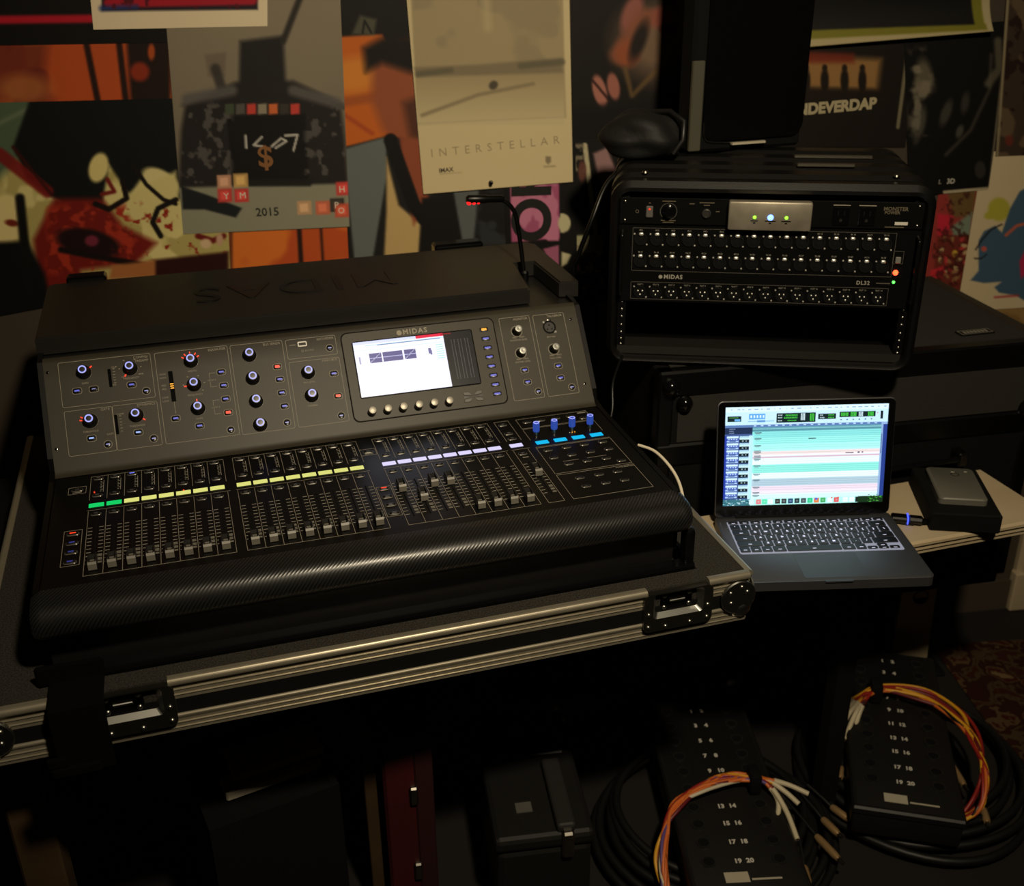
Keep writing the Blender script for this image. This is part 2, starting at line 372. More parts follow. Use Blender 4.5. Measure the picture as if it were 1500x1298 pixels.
for u, g, i in strips:
    c = u+PI_/2
    if g != 'M':
        for v in (.282, .226, .168):
            b = mxp('channel_button', ME_btn, c-.0015 if v > .2 else c-.0015, v)
            lg = ME_lg_dim
            if g == 'A' and i == 2 and v == .282: lg = ME_lg_blue
            put('button_legend', lg, b)
        for k in range(7): marks.box(c+.0020, c+.0040+.0018*(k % 2), .2385+k*.0052, .2396+k*.0052, 0, .0003)
        marks.box(c+.0062, c+.0070, .236, .274, 0, .0003)
    else:
        for v in (.276, .241, .221, .164): put('button_legend', ME_lg_dim, mxp('channel_button', ME_btn, c-.001, v))
        marks.box(c-.005, c+.005, .150, .152, 0, .0003)
    dk = 'g' if (g == 'A' and i < 2) else g
    mxp('scribble_display', disp[dk], c-.0018, .1955)
    slots.box(c-.0012, c+.0012, .022, .134, -.0002, .0001)
    for k in range(11):
        v = .030+k*.0098; ww = .0062
        marks.box(c-.0110, c-.0110+ww, v-.0005, v+.0005, 0, .0003); marks.box(c+.0042, c+.0042+ww, v-.0005, v+.0005, 0, .0003)
    for k in range(5):
        v = .030+k*.0049+.0024; marks.box(c+.0042, c+.0104, v-.0003, v+.0003, 0, .0003)
    cv = capv.get(g, [.0235]*8)[i]
    mxp('fader_cap', ME_cap, c, cv, .0012)
# led dots on strips
dot = MB().sphere((0, 0, 0), .0012, 8, 5).mesh('led', G_red)
for (u, v) in ((.0065, .236), (.135, .202)): mxp('led', dot, u, v, .001)
# bank buttons left and middle
frame(-.030, -.006, .032, .128); frame(.413, .435, .031, .123)
for k, v in enumerate((.118, .092, .067, .041)):
    put('button_legend', ME_lg_red if k == 0 else ME_lg_soft, mxp('bank_button', ME_btn2, -.018, v))
    put('button_legend', ME_lg_red if k == 0 else ME_lg_dim, mxp('bank_button', ME_btn2, .424, v-.002))
frame(-.031, -.006, .240, .262); frame(.411, .436, .234, .256)
put('button_legend', ME_lg_dim, mxp('bank_button', ME_btn2, -.0185, .252)); put('button_legend', ME_lg_dim, mxp('bank_button', ME_btn2, .4235, .246))
marks.box(-.025, -.012, .2435, .245, 0, .0003); marks.box(.417, .430, .2375, .239, 0, .0003)
# assign section on the right
frame(.686, .813, .252, .289); vline(.686, .207, .247); hline(.686, .813, .249); vline(.813, .207, .249)
hline(.686, .814, .179); frame(.686, .814, .083, .176); frame(.686, .814, 0, .078)
for u, v in ((.702, .275), (.727, .275), (.754, .275), (.780, .275), (.800, .262)): mxp('section_button', ME_btn, u, v)
for u in (.702, .7335, .765, .797):
    mxp('scribble_display', disp['R'], u, .1935)
    mb = MB(); mb.lathe([(.0045, 0), (.0040, .004), (.0036, .0075)], 14, mi=0)
    e = mxp('assign_encoder', mb.mesh('assign_encoder', [M_steel], 40), u-.001, .222)
    mb = MB(); mb.lathe([(.0052, .0075), (.0056, .009), (.0056, .0215), (.0050, .0230), (.0036, .0230), (.0034, .0222)], 16)
    obj('encoder_cap', mb, G_encoder, e, smooth=40)
    mb = MB(); mb.ringflat([(.0050*math.cos(a), .0050*math.sin(a)) for a in np.linspace(0, 2*math.pi, 17)[:-1]], [(.0036*math.cos(a), .0036*math.sin(a)) for a in np.linspace(0, 2*math.pi, 17)[:-1]], .0229, .0237)
    obj('ring_light', mb, G_ring, e)
for k in range(5): mxp('led', MB().sphere((0, 0, 0), .0009, 6, 4).mesh('led', G_orange if k else M_printw) if k < 3 else dot, .757+.0045*k if k < 3 else .757+.0045*k, .2135, .0006) if k < 3 else None
for u, v in ((.702, .164), (.734, .165), (.765, .166), (.797, .166), (.702, .136), (.733, .137), (.765, .138), (.797, .139), (.718, .109), (.749, .110), (.781, .109), (.801, .095), (.718, .060), (.750, .061), (.781, .062), (.718, .032), (.750, .033), (.781, .033)):
    mxp('section_button', ME_btn, u, v)
hline(.712, .738, .119); hline(.752, .785, .119)
add_text(let, 'MUTE GROUPS', Matrix.Translation((.798, .0735, .0002)), .0045)
marks.box(.796, .811, .2815, .2845, 0, .0003)
# ---- control panel outlines and lettering
def upl(u0, u1, w0, w1, wd=.0006):
    b = MB(); o_ = rr(u1-u0, w1-w0, .003, 3, (u0+u1)/2, (w0+w1)/2); i_ = rr(u1-u0-2*wd, w1-w0-2*wd, .0025, 3, (u0+u1)/2, (w0+w1)/2)
    b.ringflat(o_, i_, 0, .0002); lines.add(b.v, b.f, 0, TUP)
for q in ((-.031, .109, .109, .183), (-.030, .0415, .030, .103), (.0415, .110, .030, .103), (.115, .230, .030, .182), (.234, .319, .029, .181), (.324, .407, .146, .180), (.324, .408, .029, .141), (.694, .750, .026, .177), (.756, .814, .026, .176)): upl(*q)
def ut(txt, u, w, size=.0048, align='CENTER', m=0): add_text(let, txt, TUP@Matrix.Translation((u, w, .0003)), size, align=align)
for t, u, w in (('CONFIG/', .105, .178), ('PREAMP', .105, .172), ('GATE', .038, .099), ('DYNAMICS', .107, .099), ('EQUALISER', .227, .177), ('BUS SENDS', .315, .176), ('RECORDER', .404, .175), ('MAIN BUS', .404, .137), ('MONITOR', .746, .172), ('TALKBACK', .810, .171)): ut(t, u, w, .0056, 'RIGHT')
for t, u, w in (('GAIN', .006, .145), ('FREQUENCY', .076, .145), ('THRESHOLD', .006, .066), ('THRESHOLD', .076, .066), ('WIDTH', .170, .145), ('FREQUENCY', .170, .105), ('GAIN', .171, .065), ('HIGH', .1235, .145), ('HIGH', .1235, .139), ('MID', .1235, .126), ('MID', .1235, .120), ('LOW', .1235, .106), ('LOW', .1235, .100), ('HIGH 2', .199, .126), ('LOW 2', .199, .080), ('M/C LEVEL', .353, .103), ('PAN/BAL', .353, .063), ('MONITOR LEVEL', .723, .134), ('PHONES LEVEL', .723, .094), ('EXT MIC', .783, .133), ('TALK LEVEL', .783, .094), ('MIN', .716, .139), ('MAX', .730, .139), ('MIN', .716, .099), ('MAX', .730, .099), ('MIN', .777, .099), ('MAX', .791, .099), ('CLIP', .052, .166), ('SIG', .049, .137), ('COMP', .052, .088), ('GATE', .034, .058), ('ACCESS', .361, .158), ('10', .063, .148), ('400', .092, .150)): ut(t, u, w, .0042)
for (u, w0, w1) in ((.0505, .140, .163), (.0515, .060, .085)):
    for k in range(6): lines.add(*(lambda b: (b.v, b.f))(MB().box(u-.0012, u+.0022, w0+k*(w1-w0)/5, w0+k*(w1-w0)/5+.0008, 0, .0002)), 0, TUP)
lines.add(*(lambda b: (b.v, b.f))(MB().box(.1357, .1363, .078, .099, 0, .0002)), 0, TUP)
for a, b_, c_ in ((.1955, .129, .138), (.1955, .115, .124), (.1955, .083, .092), (.1955, .069, .078)):
    lines.add(*(lambda b: (b.v, b.f))(MB().box(a, a+.0005, b_, c_, 0, .0002)), 0, TUP); lines.add(*(lambda b: (b.v, b.f))(MB().box(a, a+.010, (c_ if b_ in (.129, .083) else b_)-.0003, (c_ if b_ in (.129, .083) else b_)+.0003, 0, .0002)), 0, TUP)
add_text(let, 'MIDAS', TUP@Matrix.Translation((.543, .1705, .0014)), .0125, spacing=1.25, bold=.0004)
let.plate([(.0046*math.cos(a), .0046*math.sin(a)) for a in np.linspace(0, 2*math.pi, 17)[:-1]], 0, .0003, T=TUP@Matrix.Translation((.5155, .1705, .0012)))
# screws
scr = MB().lathe([(.0024, 0), (.0022, .0012), (.0012, .0014), (.0011, .0004)], 10).mesh('panel_screw', M_gloss)
for u, w in ((.825, .161), (.827, .041), (-.047, .169), (-.047, .045)): mxu('panel_screw', scr, u, w)
# meters and mode ladder
for u0, u1, w0, w1 in ((.0415, .0465, .134, .164), (.0430, .0475, .056, .088), (.1325, .1395, .098, .149)): mxu('meter_slot', MB().plate(rr(u1-u0, w1-w0, .001, 2), -.0008, .0006, .0002).mesh('meter_slot', M_gloss), (u0+u1)/2, (w0+w1)/2)
amber = MB().plate(rr(.0055, .0018, .0005, 2), 0, .0012).mesh('led', G_orange)
for w in (.1205, .1240, .1275): mxu('led', amber, .136, w)
# rotary knobs with glowing rings
mb = MB(); mb.lathe([(.0116, 0), (.0118, .0015), (.0112, .0035), (.0095, .005), (.0084, .0075), (.0078, .0165), (.0070, .0180), (.0030, .0182)], 24)
ME_knob = mb.mesh('rotary_knob', mat('knob_black', (22, 21, 21), .34), 40)
cir = lambda r_, n=20: [(r_*math.cos(a), r_*math.sin(a)) for a in np.linspace(0, 2*math.pi, n+1)[:-1]]
ME_ring = MB().ringflat(cir(.0062), cir(.0044), .0175, .0188).mesh('ring_light', G_ring)
ME_skirt = MB().ringflat(cir(.0121), cir(.0108), 0, .0008).mesh('knob_skirt', mat('skirt_grey', (120, 114, 100), .35))
led_r = MB().plate(rr(.0042, .0016, .0006, 2), 0, .0014).mesh('led', G_red)
def knob(u, w, leds=()):
    k = mxu('rotary_knob', ME_knob, u, w); put('ring_light', ME_ring, k); put('knob_skirt', ME_skirt, k)
    for a in leds:
        a = R(a); l = put('led', led_r, k, (.0138*math.cos(a), .0138*math.sin(a), 0), (0, 0, a))
for u, w, l in ((.006, .163, (35,)), (.076, .161, (232,)), (.007, .083, (170, 150)), (.076, .083, (-35,)), (.170, .162, (30, 55, 90, 125, 150)), (.170, .122, (185,)), (.171, .082, (90,)), (.263, .161, ()), (.263, .121, ()), (.263, .082, ()), (.264, .042, ()), (.353, .120, ()), (.353, .080, ())): knob(u, w, l)
# small print ticks round the frequency knobs
for (u, w) in ((.076, .161), (.170, .122)):
    for a in (-40, 5, 60, 120, 175):
        x, y = u+.0165*math.cos(R(a)), w+.0165*math.sin(R(a)); b = MB().box(x-.0012, x+.0012, y-.0006, y+.0006, 0, .0002); lines.add(b.v, b.f, 0, TUP)
# panel buttons
ME_pb = (lambda mb: mb.mesh('panel_button', [M_btn, M_print], 40))(MB().plate(rr(.0118, .0078, .0026, 4), -.001, .0020, .0007, 0).ringflat(rr(.0148, .0108, .0036, 4), rr(.0136, .0096, .0032, 4), 0, .0004, 1))
ME_pv = (lambda mb: mb.mesh('view_button', [M_btn, M_print], 40))(MB().plate(cir(.0050), -.001, .0018, .0006, 0).ringflat(cir(.0066), cir(.0059), 0, .0004, 1))
ME_ps = (lambda mb: mb.mesh('screen_button', [M_btn, M_print], 40))(MB().plate(rr(.0155, .0074, .0026, 4), -.001, .0020, .0007, 0).ringflat(rr(.0190, .0104, .0036, 4), rr(.0178, .0092, .0032, 4), 0, .0004, 1))
LG = {'b': legend(.0076, .0026, G_legend, .0021), 'r': legend(.0076, .0042, G_red, .0021), 'o': legend(.0090, .0040, G_orange, .0021), 'w': legend(.0058, .0016, glow('legend_blue_white', (170, 170, 235), .75, (30, 30, 50)), .0019), 's': legend(.0105, .0030, G_legend, .0021), 'l': legend(.0070, .0024, glow('legend_bright', (160, 190, 255), 1., (30, 30, 50)), .0021)}
for u, w, k in ((-.007, .134, 'b'), (.018, .134, 'w'), (.075, .134, 'b'), (.006, .055, 'l'), (.076, .055, 'l'), (.215, .138, 'b'), (.216, .115, 'b'), (.216, .092, 'b'), (.217, .069, 'r'), (.135, .070, 'b'), (.170, .053, 'b'), (.305, .136, 'r'), (.306, .114, 'b'), (.306, .091, 'b'), (.307, .068, 'b'), (.395, .113, 'b'), (.396, .074, 'r'), (.723, .079, 'b'), (.724, .057, 'b'), (.785, .079, 'b'), (.785, .057, 'b')):
    put('button_legend', LG[k], mxu('panel_button', ME_pb, u, w))
for u, w in ((.096, .121), (.029, .042), (.098, .042), (.217, .040), (.307, .040), (.396, .040), (.395, .158), (.740, .038), (.802, .038)):
    put('button_legend', LG['w'], mxu('view_button', ME_pv, u, w))
# usb socket
mb = MB(); mb.ringflat(rr(.0150, .0085, .0015, 3), rr(.0118, .0050, .0008, 3), 0, .0012); mxu('usb_socket', mb.mesh('usb_socket', mat('usb_white', (235, 232, 225), .4)), .351, .170)
lines.add(*(lambda b: (b.v, b.f))(MB().box(.330, .340, .1695, .1705, 0, .0002)), 0, TUP)
lines.add(*(lambda b: (b.v, b.f))(MB().ringflat(cir(.0020, 8), cir(.0014, 8), 0, .0002)), 0, TUP@Matrix.Translation((.350, .158, 0)))
# centre screen module
o_ = rr(.266, .154, .010, 5, .5495, .1025); mb = MB(); mb.plate(o_, -.001, .0010, .0006); bz = mxu('screen_module', mb.mesh('screen_module', mat('module_grey', (55, 51, 42), .46, spec=.3, noise=(500, .35, (59, 55, 45)))), 0, 0)
mb = MB(); mb.ringflat(rr(.269, .157, .011, 5, .5495, .1025), rr(.266, .154, .010, 5, .5495, .1025), -.0005, .0005); mxu('module_groove', mb.mesh('module_groove', M_void), 0, 0)
mb = MB(); mb.plate(rr(.210, .100, .004, 4, .537, .1135), .0005, .0022, .0005); mxu('screen_glass', mb.mesh('screen_glass', M_gloss), 0, 0)
def painted_grid(name, w, h, nx, ny, cols, material, T=None):
    """flat rectangle of face-coloured cells; cols[ny][nx] row 0 at the top"""
    xs = np.linspace(0, w, nx+1); ys = np.linspace(0, h, ny+1)
    X, Y = np.meshgrid(xs, ys); V = np.c_[X.ravel(), Y.ravel(), np.zeros(X.size)]
    i, j = np.meshgrid(np.arange(nx), np.arange(ny)); a = (j*(nx+1)+i).ravel()
    F = np.c_[a, a+1, a+nx+2, a+nx+1]
    me = bpy.data.meshes.new(name); me.from_pydata(V.tolist(), [], F.tolist())
    at = me.attributes.new('Col', 'FLOAT_COLOR', 'FACE'); c4 = np.ones((nx*ny, 4)); c4[:, :3] = lin(np.clip(cols, 0, 255))[::-1].reshape(-1, 3)
    at.data.foreach_set('color', c4.ravel().astype(np.float32)); me.materials.append(material)
    return me
nx, ny = 206, 96
A = np.zeros((ny, nx, 3)); A[:] = (236, 238, 255); A[:, 156:] = (16, 16, 18)
def rect(A, x0, x1, y0, y1, c): A[int(y0):int(y1), int(x0):int(x1)] = c
rect(A, 0, 156, 0, 5, (206, 212, 250)); rect(A, 108, 156, 0, 5, (215, 20, 60)); rect(A, 152, 170, 1, 3, (120, 10, 20)); rect(A, 20, 156, 7, 8, (150, 200, 220)); rect(A, 40, 150, 8, 9, (60, 70, 140)); rect(A, 0, 156, 15, 16, (200, 215, 240))
for x0, x1 in ((24, 45), (47, 81), (84, 104)):
    rect(A, x0, x1, 22, 39, (84, 80, 130)); rect(A, x0, x1, 30, 31, (190, 190, 230))
    for k in range(17):
        if x1-x0 < 30: A[38-k, x0+int((x1-x0)*k/17)] = (200, 200, 230)
rect(A, 126, 131, 24, 34, (110, 105, 150)); rect(A, 129, 132, 28, 36, (110, 105, 150)); rect(A, 6, 9, 26, 39, (160, 160, 190))
for k in range(7): rect(A, 140, 153, 19+4*k, 20+4*k, (130, 215, 190))
for x in (168, 173, 180, 185, 192, 197):
    for y in range(14, 84, 3): A[y, x] = (120, 118, 110)
me = painted_grid('screen_image', .206, .096, nx, ny, A, M_screen); mxu('screen_image', me, .434, .0655, .0025)
for k in range(6):
    mb = MB(); mb.lathe([(.0070, 0), (.0070, .012), (.0062, .0150)], 18, mi=1); mb.lathe([(.0066, .0145), (.0060, .0163), (.0030, .0168), (.0002, .0168)], 18, mi=0)
    mxu('menu_encoder', mb.mesh('menu_encoder', [mat('brushed_cap', (140, 135, 124), .4, .5), M_gloss], 40), .447+k*.0264, .039)
mb = MB()
for sx, sy in ((1, 1), (-1, 1), (-1, -1), (1, -1)): mb.plate([(sx*.0012, sy*.002), (sx*.016, sy*.0035), (sx*.0168, sy*.009), (sx*.0065, sy*.0088)], 0, .0020, .0005, 1)
mb.plate([(-.0165, -.0026), (-.006, 0), (-.0165, .0026)], 0, .0018, 0, 0); mb.plate([(.0165, -.0026), (.006, 0), (.0165, .0026)], 0, .0018, 0, 0)
mb.plate(rr(.0365, .020, .0055, 4), -.001, .0006, 0, 0); mb.ringflat(rr(.038, .0215, .006, 4), rr(.0365, .020, .0055, 4), 0, .0004, 2)
mxu('navigation_pad', mb.mesh('navigation_pad', [M_btn, mat('pad_grey', (58, 55, 48), .4), M_print]), .6235, .0435)
for k in range(8): put('button_legend', LG['o' if k == 0 else 's'], mxu('screen_button', ME_ps, .664+k*.0003, .160-k*.01672))
# monitor / talkback knobs and XLR
mb = MB(); mb.lathe([(.0088, 0), (.0080, .0015), (.0068, .003), (.0064, .0150)], 18, mi=1); mb.ringflat(cir(.0104), cir(.0090), 0, .0005, 2)
mb.lathe([(.0064, .0150), (.0067, .0158), (.0060, .0178), (.0035, .0180), (.0002, .0176)], 18, mi=0)
ME_mk = mb.mesh('level_knob', [M_chrome, M_gloss, mat('skirt_grey', (120, 114, 100), .35)], 40)
for u, w in ((.722, .150), (.722, .110), (.783, .110)): mxu('level_knob', ME_mk, u, w)
mb = MB(); mb.ringflat(cir(.0118, 24), cir(.0094, 24), 0, .0016, 0); mb.plate(cir(.0094, 24), -.001, .0004, 0, 1)
for a in (90, 210, 330): mb.lathe([(.0014, .0004), (.0014, .0010)], 8, (.0048*math.cos(R(a)), .0048*math.sin(R(a))-.001, 0), 2)
mb.plate(rr(.008, .0045, .002, 3, .001, .0135), 0, .0022, .0006, 3); mb.lathe([(.0022, 0), (.002, .0012)], 10, (-.009, .010, 0), 3); mb.lathe([(.0022, 0), (.002, .0012)], 10, (.0095, -.0095, 0), 3)
mxu('xlr_socket', mb.mesh('xlr_socket', [M_void, mat('xlr_face', (26, 25, 24), .5), M_void, M_chrome], 40), .783, .151)
o = mx('panel_outlines', lines, M_print); o['kind'] = 'stuff'
o = mx('scale_marks', marks, mat('scale_print', (150, 145, 132), .6)); o['kind'] = 'stuff'
mx('panel_lettering', let, M_print)
o = mx('fader_slots', slots, M_void); o['kind'] = 'stuff'

def mixpt(px, py, v):
    """point of the plane v = const of the mixer, from a photo pixel, in world space"""
    n = MROT.to_3x3()@Vector((0, 1, 0)); o_ = Vector(MPOS)+MROT.to_3x3()@Vector((0, v, 0))
    return Vector(onplane(px, py, np.array(o_), np.array(n)))
# ---------------------------------------------------------------- gooseneck lamp
lv = .585
pts = [mixpt(px, py, lv) for px, py in ((768, 408), (764, 370), (759, 335), (754, 312), (744, 298), (730, 291), (716, 290))]
gl = thing('gooseneck_lamp', 'black bendy gooseneck lamp with glowing red tip on the console', 'lamp', pts[0])
o0 = pts[0]
obj('stem', MB().tube([p-o0 for p in smooth_path(pts, 6)], .0042, 10), M_satin, gl, smooth=50)
a, b_ = mixpt(738, 291, lv)-o0, mixpt(683, 292, lv)-o0
obj('lamp_head', MB().tube([a, a+(b_-a)*.05, a+(b_-a)*.45, a+(b_-a)*.5, a+(b_-a)*.95, b_], .007, 14, rads=[.005, .0068, .0068, .0078, .0078, .005]), M_satin, gl, smooth=50)
mb = MB()
for t, s_ in ((.93, 1), (.80, .8), (.68, .6)): 
    p = a+(b_-a)*t+Vector((0, -.003, -.0058)); mb.sphere(p, .0036*s_+.0008, 8, 6)
obj('lamp_bulb', mb, glow('red_lamp', (255, 30, 30), 1.6, (80, 0, 0)), gl)
mb = MB(); mb.lathe([(.008, -.02), (.008, .012), (.0055, .016)], 12); obj('lamp_plug', mb, M_satin, gl)

# ---------------------------------------------------------------- flight case tray under the console (same yaw, level)
TABZ = .735
CR = Matrix.Rotation(MYAW, 4, 'Z')
def case_w(u, v, z): return Vector((MPOS[0], MPOS[1], 0))+CR.to_3x3()@Vector((u, v, 0))+Vector((0, 0, z))
CU0, CU1, CV0, CV1, CZ0, CZ1 = -.155, .940, -.095, .785, TABZ, .820
fc = thing('flight_case_tray', 'black carpeted flight case base with ribbed aluminium edges under the mixing console', 'flight case', case_w(0, 0, TABZ), MYAW)
def fo(name, mb, mats, smooth=None, parent=None): return obj(name, mb, mats, parent or fc, (0, 0, -TABZ) if parent is None else (0, 0, 0), smooth=smooth)
mb = MB(); mb.box(CU0+.004, CU1-.004, CV0+.004, CV1-.004, CZ0+.001, CZ0+.012); fo('tray_floor', mb, M_void)
mb = MB()
mb.box(CU0+.004, CU1-.004, CV0+.004, CV0+.036, CZ0+.012, CZ1-.001); fo('tray_wall', mb, M_carpet)
mb = MB(); mb.box(CU0+.004, -.066, CV0+.036, CV1-.004, CZ0+.012, CZ1-.001); fo('tray_wall', mb, M_carpet)
mb = MB(); mb.box(.866, CU1-.004, CV0+.036, CV1-.004, CZ0+.012, CZ1-.001); fo('tray_wall', mb, M_carpet)
mb = MB(); mb.box(-.066, .866, CV1-.04, CV1-.004, CZ0+.012, CZ1-.001); fo('tray_wall', mb, M_carpet)
fo('foam_pad', MB().box(-.066, .866, CV0+.036, CV1-.04, CZ0+.012, MPOS[2]+MBASE+.001), M_foam)
fo('front_strip', MB().box(-.064, .864, CV0+.040, CV0+.060, MPOS[2]+MBASE, MPOS[2]+MBASE+.022), M_gloss)
# extrusions: ribbed profile (out, z)
def ribs(z0, z1, n, lip):
    p = [(.002, z0)]; step = (z1-(.0085 if lip else .005)-z0)/n
    for k in range(n):
        a = z0+k*step
        p += [(-.0030, a+.0004), (-.0030, a+step*.74), (-.0044, a+step*.80), (-.0048, a+step*.88), (-.0044, a+step*.96), (-.0030, a+step)]
    if lip:
        p += [(-.0030, z1-.0085)]+[(-.0030-.0058*math.cos(R(t)), z1-.0050+.0062*math.sin(R(t))) for t in range(-30, 91, 15)]+[(.0040, z1+.0008), (.0045, z1-.0005), (.002, z1-.001)]
    else: p += [(-.0030, z1-.005)]+[(-.0030-.0030*math.cos(R(t)), z1-.0030+.0032*math.sin(R(t))) for t in range(-30, 91, 20)]+[(.002, z1+.0002)]
    return p
up_p, lo_p = ribs(.787, .8205, 3, True), ribs(TABZ-.0005, .7635, 3, False)
LU = [(CU0+.03, -.035), (.085, .742), (.858, CU1-.028)]                    # runs between the latches
for a0, a1 in ((CU0+.004, CU1-.004),):
    fo('lower_extrusion', MB().prism([(p+CV0+.004, q) for p, q in lo_p], a0, a1, ext), M_alu)
L1 = (.768, .868); L0 = (-.030, .088)
for a0, a1 in ((CU0+.004, L0[0]), (L0[1], L1[0]), (L1[1], CU1-.004)):
    fo('upper_extrusion', MB().prism([(p+CV0+.004, q) for p, q in up_p], a0, a1, ext), M_alu)
for sgn, ue in ((1, CU1-.004), (-1, CU0+.004)):
    for nm, pr in (('lower_extrusion', lo_p), ('upper_extrusion', up_p)):
        fo(nm, MB().prism([(ue-sgn*p, q) for p, q in pr], CV0+.004, CV1-.004, lambda p, q, a: (p, a, q)), M_alu)
fo('centre_band', MB().box(CU0+.006, CU1-.006, CV0+.0015, CV0+.004, .763, .788), M_void)
# recessed butterfly latches
rivet = MB().lathe([(.0040, 0), (.0040, .0006), (.0026, .0022), (.0008, .0028)], 10).mesh('rivet', M_chrome, 40)
def latch(u0, u1):
    uc = (u0+u1)/2; zc = .783; w, h = u1-u0+.012, .066
    lt = bpy.data.objects.new('recessed_latch', None); C.objects.link(lt); lt.parent = fc; lt.location = (uc, CV0+.0005, zc-TABZ); lt.rotation_euler = (R(90), 0, 0)
    # local: x along case, y up, z out of the front face
    mb = MB(); mb.ringflat(rr(w, h, .010, 4), rr(w-.030, h-.024, .006, 4, 0, .010), -.006, .0070, 0); mb.v = [(x, min(y, .036), z) for x, y, z in mb.v]
    obj('latch_plate', mb, mat('latch_steel', (110, 108, 100), .42, 1.), lt)
    mb = MB(); o_ = rr(w-.030, h-.024, .006, 4, 0, .010); i_ = rr(w-.050, h-.040, .004, 4, 0, .012)
    mb.loft([[(p[0], p[1], .007) for p in o_], [(p[0], p[1], -.006) for p in i_]], cap0=False, cap1=True); obj('latch_dish', mb, M_chrome, lt)
    mb = MB(); mb.cbox(-.026, .026, -.003, .026, -.0055, -.001, .002); bf = obj('butterfly_plate', mb, mat('butterfly_dark', (60, 60, 58), .3, 1.), lt)
    mb = MB(); mb.cbox(-.013, .013, .010, .0145, -.001, .002, .001); obj('latch_slot', mb, M_chrome, bf)
    for x, y in ((-.020, .002), (-.020, .022), (.020, .002), (.020, .022)): put('rivet', rivet, bf, (x, y, -.0012))
    for x, y in ((-w/2+.008, -.024), (-w/2+.008, -.002), (w/2-.008, -.024), (w/2-.008, -.002), (-.02, -h/2+.006), (.02, -h/2+.006)): put('rivet', rivet, lt, (x, y, .0068))
latch(*L1); latch(*L0)
def ball_corner(u, sgn):
    lt = bpy.data.objects.new('ball_corner', None); C.objects.link(lt); lt.parent = fc; lt.location = (u, CV0, TABZ+.035-TABZ)
    ol = [(x, y) for x, y in cir(.029, 22)]
    T = Matrix.Translation((-sgn*.022, -.0025, .012))@Matrix.Rotation(R(90), 4, 'X')
    obj('corner_plate', MB().plate(ol, 0, .004, .0015, T=T), M_chrome, lt, smooth=30)
    T2 = Matrix.Translation((sgn*.0025, .022, .012))@Matrix.Rotation(R(90)*sgn, 4, 'Y')
    obj('corner_plate', MB().plate(ol, 0, .004, .0015, T=T2), M_chrome, lt, smooth=30)
    obj('corner_ball', MB().sphere((-sgn*.013, .013, -.011), .022, 16, 10), M_chrome, lt, smooth=60)
    for x, z in ((-.036, .022), (-.018, .030), (-.034, .004), (-.008, .020)): put('rivet', rivet, lt, (sgn*x, -.006, z), (R(90), 0, 0))
ball_corner(CU1, 1); ball_corner(CU0, -1)
mb = MB(); mb.cbox(.8475, .8655, -.052, -.030, CZ1-.02, .884, .006, 2); gp = fo('guide_post', mb, M_satin, 40)
put('rivet', rivet, fc, (.8565, -.041, .884-TABZ))
# black strap draped over the front edge
sp = [(.010, -.062, .8225), (.010, -.085, .8225), (.010, -.1035, .819), (.010, -.1085, .80), (.010, -.1085, .76), (.010, -.1085, .727)]
P0 = case_w(.0, -.1, .735)
mb = MB()
for (a0, a1, ofs) in ((-.057, .010, 0),):
    pf = [(-.058, .8210), (-.1005, .8230), (-.1165, .818), (-.1165, .722), (-.1215, .722), (-.1215, .8215), (-.103, .8275), (-.058, .8270)]
    mb.prism(pf, a0, a1, ext)
mb.cbox(a0-.012, a0+.05, -.1245, -.1160, .718, .735, .003); mb.cbox(a0-.014, a0+.012, -.124, -.1165, .735, .75, .002)
mb.cbox(a0-.016, a1+.002, -.064, -.056, .820, .852, .004)
o = obj('hanging_strap', mb, mat('black_webbing', (3, 3, 3), .95, spec=.1)); o.matrix_world = Matrix.Translation((MPOS[0], MPOS[1], 0))@CR
tag(o, 'wide black strap hooked over the front edge of the flight case', 'strap')

# ---------------------------------------------------------------- table: beige ribbed board in front, dark top behind, legs
tb = thing('work_table', 'narrow beige ribbed-edge table board carrying the laptop and flight case', 'table', case_w(0, .1, 0), MYAW)
def to(name, mb, mats, smooth=None): return obj(name, mb, mats, tb, (0, -.1, 0), smooth=smooth)
e0 = .022
pr = [(e0+.004, TABZ), (e0, TABZ-.004), (e0, TABZ-.009), (e0+.005, TABZ-.011), (e0+.004, TABZ-.020), (e0+.008, TABZ-.022), (e0+.008, TABZ-.030), (e0+.013, TABZ-.033), (.222, TABZ-.033), (.222, TABZ)]
to('beige_board', MB().prism([(p, q-.0005) for p, q in pr], -.30, 1.62, ext), M_beige)
to('rear_top', MB().box(-.30, .93, .2225, .79, TABZ-.033, TABZ-.0005), M_void)
to('leg', MB().cbox(-.175, -.115, .03, .09, 0, TABZ-.033, .004), M_wood)
to('leg', MB().cbox(-.26, -.19, .72, .79, 0, TABZ-.033, .004), M_wood)
to('leg', MB().cbox(.84, .90, .72, .79, 0, TABZ-.033, .004), M_void)
to('leg', MB().cbox(1.30, 1.34, .14, .18, 0, TABZ-.033, .004), M_void)

